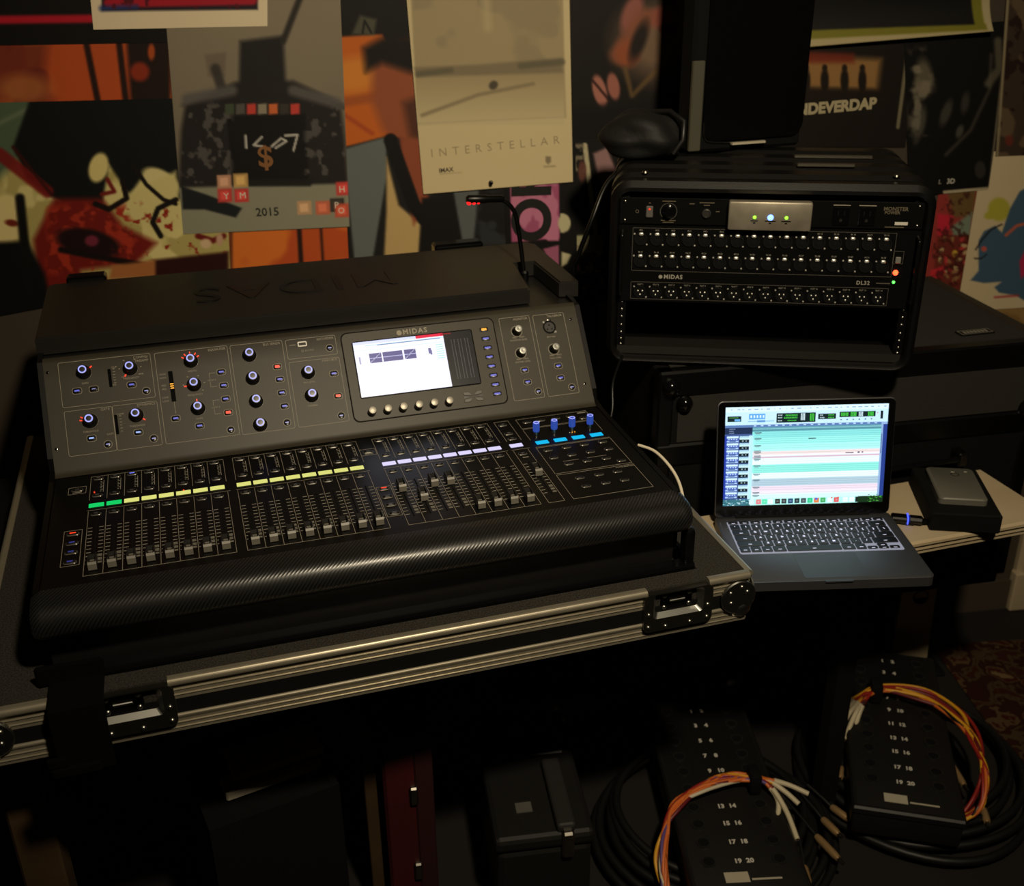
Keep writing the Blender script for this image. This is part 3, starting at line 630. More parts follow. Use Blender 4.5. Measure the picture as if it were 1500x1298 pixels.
# ---------------------------------------------------------------- laptop
LP = np.array([.5165, 1.6888, 1.70-.9483]); LY = R(2.01); LA = R(78.63)
lap = thing('laptop', 'open silver laptop with backlit keyboard showing an audio session', 'laptop', (LP[0], LP[1], TABZ), LY)
LO = Vector((0, 0, LP[2]-TABZ))
def lo(name, mb, mats, parent=None, smooth=None): return obj(name, mb, mats, parent or lap, LO if parent is None else (0, 0, 0), smooth=smooth)
M_lap = mat('laptop_aluminium', (118, 118, 121), .58, 1.)
mb = MB(); mb.plate(rr(.314, .219, .011, 5, 0, -.1035), -.0163, -.0002, .0015); lo('base', mb, M_lap, smooth=40)
mb = MB(); mb.ringflat(rr(.3142, .2192, .011, 5, 0, -.1035), rr(.3122, .2172, .010, 5, 0, -.1035), -.0016, .0001); lo('base_rim', mb, M_lap)
mb = MB(); mb.plate(rr(.046, .006, .002, 3, 0, -.2125), -.002, .0003); lo('thumb_notch', mb, M_lap)
mb = MB(); mb.plate(rr(.105, .076, .003, 3, 0, -.165), -.001, .0001); lo('trackpad', mb, M_lap)
G_kb = glow('keyboard_light', (172, 175, 192), .60, (60, 60, 64))
mb = MB(); mb.plate(rr(.2796, .1096, .004, 3, 0, -.0698), -.0006, .0003); lo('keyboard_well', mb, G_kb)
M_key = mat('key_black', (16, 17, 22), .45)
keyme = {}
def key(x, y, w, h, legend_txt=None):
    k_ = (round(w, 4), round(h, 4))
    if k_ not in keyme: keyme[k_] = MB().plate(rr(w, h, .0018, 3), 0, .0016, .0004).mesh('key', M_key)
    o = put('key', keyme[k_], lap, LO+Vector((x, y, .0004)))
    if legend_txt:
        b = MB(); add_text(b, legend_txt, Matrix.Translation((0, 0, .0017)), .0060, bold=.0002); obj('key_legend', b, G_white, o)
    else:
        if w > .014: obj('key_legend', MB().box(-.003, .003, -.0035, -.0025, .0016, .0018), G_white, o)
kx0 = -.1385; kp = .01887
y = -.0205
for i in range(14): key(kx0+.0092+i*(.277-.0184)/13, y, .0168, .0082)
rows = [(['`', '1', '2', '3', '4', '5', '6', '7', '8', '9', '0', '-', '='], 0, [(13, 1.62)]),
        (['Q', 'W', 'E', 'R', 'T', 'Y', 'U', 'I', 'O', 'P', '[', ']', '\\'], 1.62, []),
        (['A', 'S', 'D', 'F', 'G', 'H', 'J', 'K', 'L', ';', "'"], 1.88, [(11, 1.80)]),
        (['Z', 'X', 'C', 'V', 'B', 'N', 'M', ',', '.', '/'], 2.34, [(10, 2.34)])]
for ri, (ks, lead, tail) in enumerate(rows):
    y = -.0360-ri*kp
    if lead: key(kx0+lead*kp/2, y, lead*kp-.0022, .0166)
    for i, t in enumerate(ks): key(kx0+(lead+i+.5)*kp, y, .0166, .0166, t)
    for i, w in tail: key(kx0+(lead+i+w/2)*kp, y, w*kp-.0022, .0166)
y = -.0360-4*kp; x = 0
for w in (1, 1, 1, 1.24, 5.0, 1.24, 1): key(kx0+(x+w/2)*kp, y, w*kp-.0022, .0166); x += w
for i, (dx, dy) in enumerate(((0, -.0043), (1, -.0043), (1, .0043), (2, -.0043))): key(kx0+(x+.5+dx)*kp, y+dy, .0166, .0078)
# lid
lid = bpy.data.objects.new('lid', None); C.objects.link(lid); lid.parent = lap; lid.location = LO; lid.rotation_euler = (LA, 0, 0)
# lid local: x across, y up the lid, z toward the user
mb = MB(); mb.plate(rr(.314, .212, .010, 5, 0, .106), -.0062, -.0012, .0008); lo('lid_shell', mb, M_lap, lid, 40)
mb = MB(); mb.plate(rr(.3115, .2095, .009, 5, 0, .106), -.0014, 0); lo('screen_bezel', mb, M_gloss, lid)
nx, ny = 320, 200; A = np.zeros((ny, nx, 3)); A[:] = (225, 250, 250)
rect(A, 0, nx, 0, 10, (228, 240, 248)); rect(A, 0, nx, 10, 36, (206, 226, 240))
for k in range(26): rect(A, 8+k*12+random.randint(0, 3), 8+k*12+random.randint(4, 9), 4, 6, (150, 165, 180))
def green_box(x0, x1, y0, y1, segs):
    rect(A, x0, x1, y0, y1, (14, 34, 34))
    for a, b, c, d, col in segs:
        for xx in range(a, b, 3): rect(A, xx, xx+2, c, d, col)
gc = (70, 190, 60)
green_box(4, 31, 18, 29, [(8, 24, 20, 22, (90, 150, 70))]); rect(A, 18, 29, 24, 28, (110, 170, 220))
rect(A, 46, 78, 14, 25, (96, 160, 214))
for k in range(5): rect(A, 49+k*6, 52+k*6, 17, 22, (230, 240, 250))
rect(A, 44, 96, 28, 30, (150, 190, 210)); rect(A, 62, 78, 27, 31, (90, 140, 190))
green_box(100, 177, 14, 33, [(103, 112, 17, 19, (200, 210, 210)), (118, 140, 17, 20, gc), (103, 110, 22, 24, (200, 210, 210)), (115, 142, 22, 25, gc), (103, 112, 28, 30, (200, 210, 210)), (122, 138, 28, 30, gc), (148, 156, 15, 29, (210, 220, 220)), (166, 175, 16, 31, gc)])
green_box(182, 217, 17, 28, [(186, 192, 19, 21, (200, 210, 210)), (202, 214, 19, 21, gc), (186, 194, 24, 26, (200, 210, 210)), (202, 214, 24, 26, gc)])
green_box(224, 295, 14, 25, [(227, 240, 16, 23, gc), (246, 258, 15, 24, gc), (262, 270, 15, 24, (210, 220, 220)), (280, 292, 15, 24, gc)])
for k in range(6): rect(A, 226+12*k, 229+12*k, 29, 31, (60, 70, 90))
rect(A, 305, 310, 14, 30, (20, 28, 32)); rect(A, 298, 300, 17, 19, (230, 120, 110))
rect(A, 0, nx, 36, 41, (92, 118, 165))
for k in range(18): rect(A, 56+k*14, 61+k*14, 37, 39, (200, 215, 240))
rect(A, 0, 54, 41, 54, (30, 44, 74)); rect(A, 8, 20, 43, 44, (150, 160, 190)); rect(A, 8, 17, 47, 48, (150, 160, 190)); rect(A, 8, 18, 51, 52, (150, 160, 190)); rect(A, 0, 54, 54, 57, (70, 90, 140))
rect(A, 54, nx, 41, 50, (98, 152, 160)); rect(A, 54, nx, 44, 45, (160, 205, 205)); rect(A, 54, nx, 47, 48, (70, 120, 130))
bands = [(50, 62, (142, 220, 210)), (62, 76, (160, 232, 218)), (76, 87, (178, 238, 224)), (87, 90, (190, 232, 226)), (90, 97, (246, 214, 206)), (97, 101, (250, 236, 236)), (101, 104, (222, 176, 186)), (104, 117, (244, 252, 250)), (117, 134, (150, 230, 210)), (134, 146, (242, 252, 252)), (146, 161, (184, 198, 204)), (161, 172, (246, 214, 220)), (172, 178, (246, 226, 228)), (178, 187, (224, 244, 240))]
for y0, y1, c in bands:
    rect(A, 54, 308, y0, y1, c)
    for yy in range(y0+3, y1, 4): rect(A, 60, 308, yy, yy+1, np.array(c)*.88)
    rect(A, 58, 72, y0+1, y0+3, (90, 110, 115)); rect(A, 60, 69, y0+4, y0+5, (120, 140, 145))
rect(A, 165, 180, 65, 67, (40, 60, 70)); rect(A, 240, 256, 96, 98, (90, 60, 80)); rect(A, 264, 268, 95, 98, (30, 30, 60)); rect(A, 272, 275, 95, 98, (120, 90, 100))
rect(A, 0, 6, 57, 187, (40, 60, 150)); rect(A, 6, 56, 57, 187, (60, 78, 130)); rect(A, 50, 56, 57, 187, (190, 225, 240)); rect(A, 48, 50, 57, 187, (210, 225, 240))
for k in range(9):
    y0 = 58+k*14.3; rect(A, 4, 27, y0, y0+4, (214, 228, 246)); rect(A, 4, 27, y0+5, y0+8, (90, 110, 190)); rect(A, 4, 27, y0+9, y0+12, (176, 196, 232)); rect(A, 9, 22, y0+9, y0+11, (84, 104, 150))
    for q in range(4): rect(A, 7+5*q, 9+5*q, y0+5, y0+7, (220, 230, 250))
    rect(A, 29, 48, y0, y0+3, (170, 200, 210)); rect(A, 29, 48, y0+3, y0+7, (206, 226, 226)); rect(A, 29, 48, y0+7, y0+13, (16, 28, 32)); rect(A, 34, 37, y0+9, y0+11, (170, 190, 190)); rect(A, 41, 43, y0+9, y0+11, (170, 190, 190))
rect(A, 308, nx, 36, 187, (150, 170, 205)); rect(A, 312, nx, 41, 187, (40, 60, 130)); rect(A, 309, 311, 60, 100, (90, 110, 150))
rect(A, 54, 270, 187, 200, (186, 236, 220)); rect(A, 0, 54, 187, 200, (60, 110, 120)); rect(A, 270, nx, 187, 200, (18, 46, 22))
for k in range(40): 
    x0 = random.randint(0, 50); y0 = random.randint(187, 198); rect(A, x0, x0+random.randint(2, 5), y0, y0+1, random.choice([(150, 220, 220), (20, 50, 60), (230, 250, 250), (40, 90, 60)]))
for k in range(40):
    x0 = random.randint(290, 316); y0 = random.randint(184, 198); rect(A, x0, x0+random.randint(1, 4), y0, y0+1, random.choice([(40, 140, 40), (10, 30, 12), (90, 180, 60)]))
dock = [(52, (220, 240, 240)), (66, (230, 120, 120)), (78, (90, 220, 160)), (90, (240, 250, 250)), (104, (40, 34, 30)), (117, (50, 50, 50)), (130, (30, 60, 100)), (143, (24, 40, 44)), (156, (60, 64, 66)), (169, (30, 190, 120)), (182, (230, 110, 40)), (195, (60, 160, 80)), (209, (240, 240, 240)), (222, (230, 80, 80)), (240, (240, 250, 250)), (253, (240, 250, 250))]
for x0, c in dock: rect(A, x0, x0+10, 188, 198, c); rect(A, x0+3, x0+7, 191, 195, np.clip(np.array(c)*.6+90, 0, 255))
rect(A, 265, 270, 188, 199, (20, 30, 30)); rect(A, 184, 189, 188, 192, (70, 90, 200)); rect(A, 216, 219, 187, 190, (230, 60, 60)); rect(A, 229, 232, 187, 190, (230, 60, 60))
A = np.clip(A*np.array([.93, 1., 1.04]), 0, 255)
me = painted_grid('screen_image', .2866, .179, nx, ny, A, mat('laptop_screen', (255, 255, 255), .15, emit=1.25, attr='Col')); put('screen_image', me, lid, (-.1433, .0225, .0004))
mb = MB(); mb.tube([(-.12, .0, -.003), (.12, .0, -.003)], .0052, 12); lo('hinge', mb, M_void, lid, 40)
# usb dongle
p0 = W(1311, 757, TABZ+.012); dg = thing('usb_dongle', 'small black usb dongle with a blue light plugged into the laptop', 'usb dongle', (p0[0]+.0, p0[1], TABZ+.0), R(-14))
dg.scale = (1.1, 1.3, 1.25)
mb = MB(); mb.cbox(-.006, .020, -.008, .008, .004, .0125, .002); mb.cbox(.020, .044, -.0075, .0075, .0035, .013, .003); mb.prism([(.042, -.004), (.052, -.0015), (.052, .0015), (.042, .004)], .005, .010); mb.box(.010, .030, -.004, .004, 0, .004); obj('casing', mb, M_satin, dg)
obj('light_band', MB().box(.0185, .0205, -.0083, .0083, .0038, .0132), glow('dongle_blue', (60, 80, 255), 2.0), dg)
# black box and drive on the board
b0 = W(1361.4, 777.6, TABZ); b1 = W(1463.7, 783, TABZ); ang = math.atan2(b1[1]-b0[1], b1[0]-b0[0])
bx = MB(); bx.cbox(0, .119, 0, .182, 0, .036, .0025); o = obj('black_box', bx, M_void, None, (b0[0], b0[1], TABZ), (0, 0, ang)); tag(o, 'low matt black box on the beige board beside the laptop', 'box')
d0 = W(*(1280+390/4.0557, 640+362/4.0557), TABZ+.048); 
dr = thing('portable_drive', 'slim grey portable hard drive lying on the low black box', 'hard drive', (d0[0], d0[1], TABZ+.036), R(-8.5))
mb = MB(); mb.plate(rr(.084, .126, .008, 5, .042, .063), 0, .012, .002); obj('casing', mb, mat('drive_grey', (118, 116, 106), .4, .35), dr, smooth=40)
mb = MB(); mb.ringflat(cir(.0075, 20), cir(.0062, 20), 0, .0003, T=Matrix.Translation((.047, .098, .0119))); obj('logo_ring', mb, M_gloss, dr)
obj('led', MB().box(.042, .048, .1065, .1085, .0119, .0123), M_printw, dr); obj('led', MB().box(.066, .071, .110, .112, .0119, .0123), M_printw, dr)
# white usb cable behind the console
wp = [W(935, 652, .93), W(957, 660, .93), W(975, 676, .925), W(990, 697, .915), W(999, 722, .905), W(1004, 760, .885), W(1012, 790, .85)]
o = obj('usb_cable', MB().tube(smooth_path(wp, 8), .0026, 8), mat('cable_white', (225, 214, 190), .45), smooth=50); tag(o, 'white usb cable curving out beside the mixing console', 'cable')

# ---------------------------------------------------------------- cases under the rack
CABYAW = R(10.8); 
def cab(name, label, w, d, z0, z1, loc, low=False):
    t = thing(name, label, 'flight case', (loc[0], loc[1], z0), CABYAW); h = z1-z0
    M_cab = M_void if low else mat('cab_carpet', (30, 28, 25), .95, noise=(500, .3, (39, 36, 31)), bump=(700, .5, .001))
    obj('body', MB().cbox(.004, w-.004, .004, d-.004, 0, h-.004, .003), M_void, t)
    obj('lid_panel', MB().box(.03, w-.03, .03, d-.03, h-.006, h-.001), M_cab, t)
    obj('front_panel', MB().box(.04, w-.04, .001, .006, h-.142, h-.052), M_cab, t)
    obj('front_panel', MB().box(.04, w-.04, .001, .006, .04, h-.20), M_void, t)
    for a in (0, w-.03): obj('corner_post', MB().cbox(a, a+.03, 0, .03, 0, h, .004), M_satin, t)
    mb = MB(); mb.cbox(0, w, -.002, .026, h-.050, h, .004); obj('front_edge_rail', mb, M_satin, t)
    mb = MB(); mb.cbox(w-.026, w, 0, d, h-.030, h, .004); obj('side_edge_rail', mb, mat('worn_edge', (46, 40, 32), .6), t)
    obj('front_edge_rail', MB().cbox(0, w, -.002, .02, h-.19, h-.145, .004), M_satin, t)
    return t, w, d, h
CZT = 1.70-.7155
fl = np.array([.265, 1.800]); 
t, w_, d_, h_ = cab('carpeted_road_case', 'dark carpeted road case with black edge rails supporting the rack case', .79, .44, .46, CZT, fl)
ca, sa = math.cos(CABYAW), math.sin(CABYAW)
obj('corner_ball', MB().sphere((.022, -.004, h_-.028), .017, 14, 10), M_gloss, t, smooth=60); obj('corner_ball', MB().sphere((.050, -.004, h_-.062), .015, 14, 10), M_gloss, t, smooth=60)
obj('corner_ball', MB().sphere((w_-.03, -.004, h_-.14), .022, 14, 10), M_gloss, t, smooth=60)
mb = MB(); mb.plate(rr(.075, .026, .004, 3), 0, .003, .001, 0); mb.rings_line(-.034, .034, -.0095, .0095, .001, .003, .0034, 1)
for k in range(7): mb.box(-.026+k*.0078, -.021+k*.0078, -.005, .005, .003, .0034, 1)
bd = W(1428, 487, CZT); lx = (bd[0]-fl[0])*ca+(bd[1]-fl[1])*sa; ly = -(bd[0]-fl[0])*sa+(bd[1]-fl[1])*ca
obj('name_badge', mb, [M_void, mat('badge_silver', (170, 164, 150), .4, .5)], t, (lx, ly, h_-.001), (0, 0, R(3)))
obj('handle_bar', MB().tube([(.42, -.022, h_-.235), (.62, -.022, h_-.225)], .006, 8), M_satin, t, smooth=40); obj('handle_bracket', MB().cbox(.41, .43, -.03, .004, h_-.25, h_-.22, .003), M_satin, t); obj('handle_bracket', MB().cbox(.61, .63, -.03, .004, h_-.24, h_-.21, .003), M_satin, t)
cs = thing('case_stand', 'black metal stand with thin legs holding up the carpeted road case', 'stand', (fl[0], fl[1], 0), CABYAW)
obj('stand_top', MB().cbox(.01, .78, .01, .43, .435, .4595, .003), M_void, cs)
for x_ in (.03, .50):
    for y_ in (.17, .40): obj('leg', MB().cbox(x_-.015, x_+.015, y_-.015, y_+.015, 0, .435, .003), M_void, cs)

# ---------------------------------------------------------------- rack case with its two units
SR = 1.05; RP = np.array([.4418, 1.8271, 1.70-.4091]); RY = R(-7.647)
RBOT = .290*SR                                                      # rim bottom below the top reference
rk = thing('rack_case', 'black moulded rack case with open front standing on the road case', 'rack case', (RP[0], RP[1], RP[2]-RBOT), RY)
# local millimetres: a to the right from the left screw column, b downwards from the top of the first unit
def rl(a, b, y=0): return Vector(((a-232.55)/1000*SR, y, RBOT-b/1000*SR))
RT = Matrix(((SR/1000, 0, 0, -232.55/1000*SR), (0, 0, -SR/1000, 0), (0, -SR/1000, 0, RBOT), (0, 0, 0, 1)))   # (a,b,out)->local; b down, out toward viewer
RTM = Matrix(((SR, 0, 0, 0), (0, 0, -SR, 0), (0, SR, 0, 0), (0, 0, 0, 1)))
def rect_ring(a0, a1, b0, b1, r, y, n=6):
    w, h = (a1-a0)/1000*SR, (b1-b0)/1000*SR; c = rl((a0+a1)/2, (b0+b1)/2)
    return [(c.x+p, y, c.z+q) for p, q in rr(w, h, r, n)]
# shell: outer skin with raised ribs, rounded rim, inner sleeve
rg = [rect_ring(-8, 473, -3, 277, .018, .30), rect_ring(-8, 473, -3, 277, .018, .004), rect_ring(-12, 477, -7, 280, .022, -.010), rect_ring(-17, 482, -14, 284, .028, -.014), rect_ring(-24, 489, -24, 290, .036, -.006), rect_ring(-24, 489, -24, 290, .036, .012)]
for k in range(4):
    y0 = .030+k*.075
    rg += [rect_ring(-20, 485, -20, 288, .034, y0), rect_ring(-20, 485, -20, 288, .034, y0+.012), rect_ring(-26, 491, -27, 290, .038, y0+.020), rect_ring(-26, 491, -27, 290, .038, y0+.055)]
rg += [rect_ring(-20, 485, -20, 288, .034, .335), rect_ring(-10, 470, -10, 280, .03, .345)]
obj('shell', MB().loft(rg, cap0=False, cap1=True), mat('moulded_black', (13, 12, 11), .36, bump=(300, .12, .0008)), rk, smooth=35)
obj('inner_back', MB().box(rl(-8, 0).x, rl(473, 0).x, .296, .30, rl(0, 277).z, rl(0, -3).z), M_void, rk)
obj('inner_ledge', MB().prism([(rl(-6, 262).x, rl(0, 262).z), (rl(470, 262).x, rl(0, 262).z), (rl(470, 276).x, rl(0, 276).z), (rl(-6, 276).x, rl(0, 276).z)], .002, .05, lambda p, q, a: (p, a, q)), mat('ledge_black', (22, 21, 19), .6), rk)
for a0, a1 in ((-7, 7), (458, 472)):
    rail = obj('rack_rail', MB().box(rl(a0, 0).x, rl(a1, 0).x, .003, .012, rl(0, 267).z, rl(0, 0).z), M_satin, rk)
scw = MB().lathe([(.0027, 0), (.0025, .0010), (.0014, .0018), (.0004, .0020)], 10).mesh('rail_screw', mat('screw_dim', (120, 118, 112), .3, 1.), 40)
for a in (0, 465.1):
    for b in (184, 197, 210, 225, 238, 250, 260): put('rail_screw', scw, rk, rl(a, b, .003), (R(90), 0, 0))
for a in (30, 432): obj('top_bolt', MB().lathe([(.006, 0), (.005, .003), (.001, .004)], 12), M_steel, rk, rl(a, -27, .045), smooth=40)
RMW = Matrix.Translation((RP[0], RP[1], RP[2]-RBOT))@Matrix.Rotation(RY, 4, 'Z')
def unit(name, label, cat, b0, b1):
    p = RMW@rl(232.55, b1, 0); return thing(name, label, cat, p, RY)
def urel(a, b, b1, y=0): return Vector(((a-232.55)/1000*SR, y, (b1-b)/1000*SR))
UF = (R(90), 0, 0)     # local z of a flat part -> toward the viewer
# power conditioner
B1 = 48.5
pc = unit('power_conditioner', 'one-unit black rack power conditioner with a silver centre block and blue light', 'power conditioner', 4, B1)
def u3(a, b, y=0): return urel(a, b, B1, y)
mb = MB(); mb.cbox(u3(-8.5, 0).x, u3(473.5, 0).x, -.002, .0022, .0006, u3(0, 4.5).z, .0009); obj('faceplate', mb, M_satin, pc)
obj('chassis', MB().box(u3(12, 0).x, u3(453, 0).x, .0022, .24, .002, u3(0, 6).z), M_void, pc)
sv = MB().cbox(u3(166, 0).x, u3(298, 0).x, -.020, -.002, u3(0, 51).z, u3(0, 4).z, .004, 2); obj('silver_block', sv, mat('scuffed_silver', (176, 168, 150), .38, .55, noise=(30, .3, (140, 132, 116))), pc, smooth=40)
for a, m, r_ in ((208, G_grn, .0030), (233, G_bled, .0052), (258, G_grn, .0030)):
    obj('led', MB().lathe([(r_, 0), (r_*.8, .0016), (.0004, .0024)], 12), m, pc, u3(a, 29, -.020), UF)
mb = MB()
for a, w in ((208, .012), (233, .018), (258, .016)): mb.box(u3(a, 0).x-w/2, u3(a, 0).x+w/2, -.0205, -.0201, u3(0, 35.5).z, u3(0, 34).z); mb.box(u3(a, 0).x-.002, u3(a, 0).x+.002, -.0205, -.0201, u3(0, 39).z, u3(0, 37).z)
o = obj('printed_legends', mb, M_void, pc); o['kind'] = 'stuff'
sw = obj('rocker_switch', MB().cbox(-.006, .006, -.004, 0, -.010, .010, .0015), mat('switch_grey', (90, 88, 84), .4), pc, u3(40, 27, -.002)); obj('led', MB().sphere((0, -.0042, .005), .0018, 8, 6), G_red, sw)
mbk = MB().lathe([(.0118, 0), (.0116, .003), (.0088, .0045), (.0082, .011), (.007, .012)], 20).mesh('control_knob', M_gloss, 40); put('control_knob', mbk, pc, u3(71, 26, -.002), UF)
o = obj('knob_scale', MB().ringflat(cir(.0146, 20), cir(.0139, 20), 0, .0003), mat('dim_print', (84, 80, 72), .6), pc, u3(71, 26, -.002), UF)
mb = MB().lathe([(.0078, 0), (.0075, .004), (.0060, .0045), (.0055, .003)], 18); obj('breaker_button', mb, mat('breaker_dark', (70, 68, 64), .3, .5), pc, u3(132, 28, -.002), UF, 40)
for a in (345, 385):
    ot = obj('power_outlet', MB().cbox(-.0135, .0135, -.0025, 0, -.016, .016, .003), M_gloss, pc, u3(a, 28, -.002))
    for dx in (-.005, .005): obj('outlet_slot', MB().box(dx-.001, dx+.001, -.0029, -.0024, .001, .009), M_void, ot)
    obj('outlet_slot', MB().lathe([(.0028, 0), (.0028, .0006)], 10), M_steel, ot, (0, -.0024, -.007), UF)
    obj('outlet_trim', MB().box(-.014, .014, -.0012, 0, .0175, .0188), M_print, pc, u3(a, 28, -.002))
mb = MB()
for t, a, b, s_ in (('MONSTER', 429, 15.5, .0088), ('POWER', 424, 21.5, .0072)): add_text(mb, t, Matrix.Translation(u3(a, b, -.0023))@Matrix.Rotation(R(90), 4, 'X'), s_, bold=.0002)
mb.box(u3(430, 0).x, u3(450, 0).x, -.0024, -.002, u3(0, 41).z, u3(0, 36).z, 1)
for a, b, w in ((40, 13, 3), (71, 9.5, 22), (71, 44, 18), (71, 41, 24), (132, 11, 24), (132, 15, 10), (108, 13, 8), (150, 25, 6), (430, 44.5, 30)): mb.box(u3(a-w/2, 0).x, u3(a+w/2, 0).x, -.0024, -.002, u3(0, b+.7).z, u3(0, b-.7).z)
mb.ringflat(cir(.003, 10), cir(.0022, 10), 0, .0003, T=Matrix.Translation(u3(20, 27, -.0021))@Matrix.Rotation(R(90), 4, 'X'))
obj('panel_lettering', mb, [mat('logo_tan', (96, 88, 70), .5), M_printw], pc)
for a in (0, 465):
    for b in (11, 42): put('rack_screw', scw, pc, u3(a, b, -.002), UF)
# stage box
B2 = 180.
st = unit('stage_box', 'three-unit black rack stage box with two rows of inputs and a row of outputs', 'stage box', 49, B2)
def u3(a, b, y=0): return urel(a, b, B2, y)
obj('faceplate', MB().box(u3(-8.5, 0).x, u3(473.5, 0).x, -.002, .0022, 0, u3(0, 49.8).z), M_satin, st)
obj('chassis', MB().box(u3(12, 0).x, u3(453, 0).x, .0022, .27, .004, u3(0, 52).z), M_void, st)
mb = MB()
def fr(a0, a1, b0, b1): 
    x0, x1, z0, z1 = u3(a0, 0).x, u3(a1, 0).x, u3(0, b1).z, u3(0, b0).z; w = .0006
    for q in ((x0, x1, z0, z0+w), (x0, x1, z1-w, z1), (x0, x0+w, z0, z1), (x1-w, x1, z0, z1)): mb.box(q[0], q[1], -.0023, -.002, q[2], q[3])
fr(14, 436, 54, 127); fr(14, 435, 146, 176)
mbt = MB()
def rt(t, a, b, s_, **k): add_text(mbt, t, Matrix.Translation(u3(a, b, -.0022))@Matrix.Rotation(R(90), 4, 'X'), s_, **k)
rt('MIDAS', 84, 136.5, .0102, spacing=1.15, bold=.0003); rt('DL32', 393, 138, .0092, spacing=1.15, bold=.0002)
mbt.plate(cir(.0034, 14), 0, .0003, T=Matrix.Translation(u3(63, 136.5, -.0021))@Matrix.Rotation(R(90), 4, 'X'))
# XLR sockets
s1 = MB(); s1.ringflat(cir(.0112, 18), cir(.0088, 18), 0, .0022, 0); s1.plate(cir(.0088, 18), -.001, .0004, 0, 1); s1.plate(rr(.0075, .0050, .0018, 3, .0006, .0088), .0008, .0042, .0012, 2); s1.lathe([(.0016, 0), (.0014, .001), (.0003, .0013)], 8, (-.0108, .0085, 0), 2); s1.lathe([(.0016, 0), (.0014, .001), (.0003, .0013)], 8, (.0108, -.0100, 0), 2); s1.lathe([(.0040, .0004), (.0038, .0009)], 12, (0, -.001, 0), 0)
ME_in = s1.mesh('input_socket', [mat('xlr_black', (9, 9, 9), .5, spec=.3), M_void, mat('latch_metal', (225, 222, 212), .35, .6)], 40)
s1 = MB(); s1.ringflat(cir(.0108, 18), cir(.0090, 18), 0, .0020, 0); s1.plate(cir(.0090, 18), -.001, .0004, 0, 1)
for a in (30, 150, 270): s1.lathe([(.0013, .0004), (.0013, .0022), (.0004, .0028)], 8, (.0044*math.cos(R(a)), .0044*math.sin(R(a)), 0), 2)
for x, y_ in ((-.0108, .0095), (.0108, -.0095)): s1.lathe([(.0015, 0), (.0013, .0009), (.0003, .0012)], 8, (x, y_, 0), 2)
ME_out = s1.mesh('output_socket', [mat('xlr_black', (9, 9, 9), .5), M_void, mat('latch_metal', (225, 222, 212), .35, .6)], 40)
for r_, (bb, a0) in enumerate(((72.5, 28), (109.5, 28))):
    for k in range(16):
        put('input_socket', ME_in, st, u3(a0+k*26.15-.5, bb, -.002), UF); rt('IN %d' % (r_*16+k+1), a0+k*26.15, bb-14.5, .0036)
for k in range(16):
    put('output_socket', ME_out, st, u3(30+k*26., 163.5, -.002), UF); rt('OUT %d' % (k+1), 30+k*26, 150.5, .0036)
o = obj('panel_outlines', mb, mat('dim_print', (84, 80, 72), .6), st); o['kind'] = 'stuff'
obj('panel_lettering', mbt, mat('mid_print', (150, 146, 134), .6), st)
us = obj('usb_socket', MB().cbox(-.0045, .0045, -.004, 0, -.0055, .0055, .001), mat('socket_grey', (150, 146, 138), .35, .4), st, u3(443, 98, -.002)); obj('socket_label', MB().rings_line(-.0085, .0085, -.010, .012, .0005, .002, .0023), mat('dim_print', (84, 80, 72), .6), st, u3(443, 95, 0), UF)
obj('led', MB().sphere((0, 0, 0), .0046, 12, 8), glow('red_led_bright', (255, 70, 35), 5.0), st, u3(442, 119, -.003), smooth=60)
obj('led', MB().sphere((0, 0, 0), .0026, 10, 6), glow('green_led_small', (90, 255, 90), 2.5), st, u3(441, 135, -.003), smooth=60)
obj('label_line', MB().box(u3(414, 0).x, u3(436, 0).x, -.0023, -.002, u3(0, 138.5).z, u3(0, 137).z), mat('dim_print', (84, 80, 72), .6), st)
for a in (-3, 469):
    hp_ = [u3(a, 60, -.002), u3(a, 62, -.014), u3(a, 68, -.020), u3(a, 115, -.021), u3(a, 160, -.020), u3(a, 166, -.014), u3(a, 168, -.002)]
    obj('rack_handle', MB().tube(smooth_path(hp_, 5), .0032, 8), mat('handle_black', (26, 26, 25), .2, .6), st, smooth=50)

# ---------------------------------------------------------------- things on top of the rack case
RTOP = RP[2]+.027*SR
def rackpt(a, yb, z=0): return RMW@Vector(((a-232.55)/1000*SR, yb, RTOP-RP[2]+RBOT+z))
cA = W(1008, 226, RTOP); cB = W(1172, 214, RTOP); w0 = float(np.linalg.norm(cB-cA)); h0 = .40
tw = thing('monitor_cabinet', 'tall black cabinet with rounded recessed front and grey edge on top of the rack', 'cabinet', (cA[0], cA[1], RTOP+.001), math.atan2(cB[1]-cA[1], cB[0]-cA[0]))
obj('body', MB().cbox(0, w0, .002, .055, 0, h0, .006), M_void, tw)
obj('side_strip', MB().cbox(-.002, .022, -.006, .004, .004, .165, .002), mat('grey_strip', (74, 72, 60), .5), tw)
o_ = rr(w0-.028, h0-.030, .025, 6, w0/2+.012, h0/2+.006); mbp = MB(); mbp.plate(o_, .0, .004, 0, T=Matrix.Rotation(R(90), 4, 'X')); obj('recessed_front', mbp, M_gloss, tw)
edge = [(.0265, -.0042, .055), (.0275, -.0042, .034), (.034, -.0042, .023), (.046, -.0042, .0195), (.085, -.0042, .0165)]
obj('thin_edge', MB().tube(edge, .0008, 6), M_steel, tw)
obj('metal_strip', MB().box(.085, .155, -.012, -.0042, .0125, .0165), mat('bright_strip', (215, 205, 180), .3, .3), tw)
bg = thing('soft_bag', 'crumpled black bag slumped on the rack case beside the tall cabinet', 'bag', rackpt(22, .20, .003))
bm = bmesh.new(); bmesh.ops.create_icosphere(bm, subdivisions=4, radius=1)
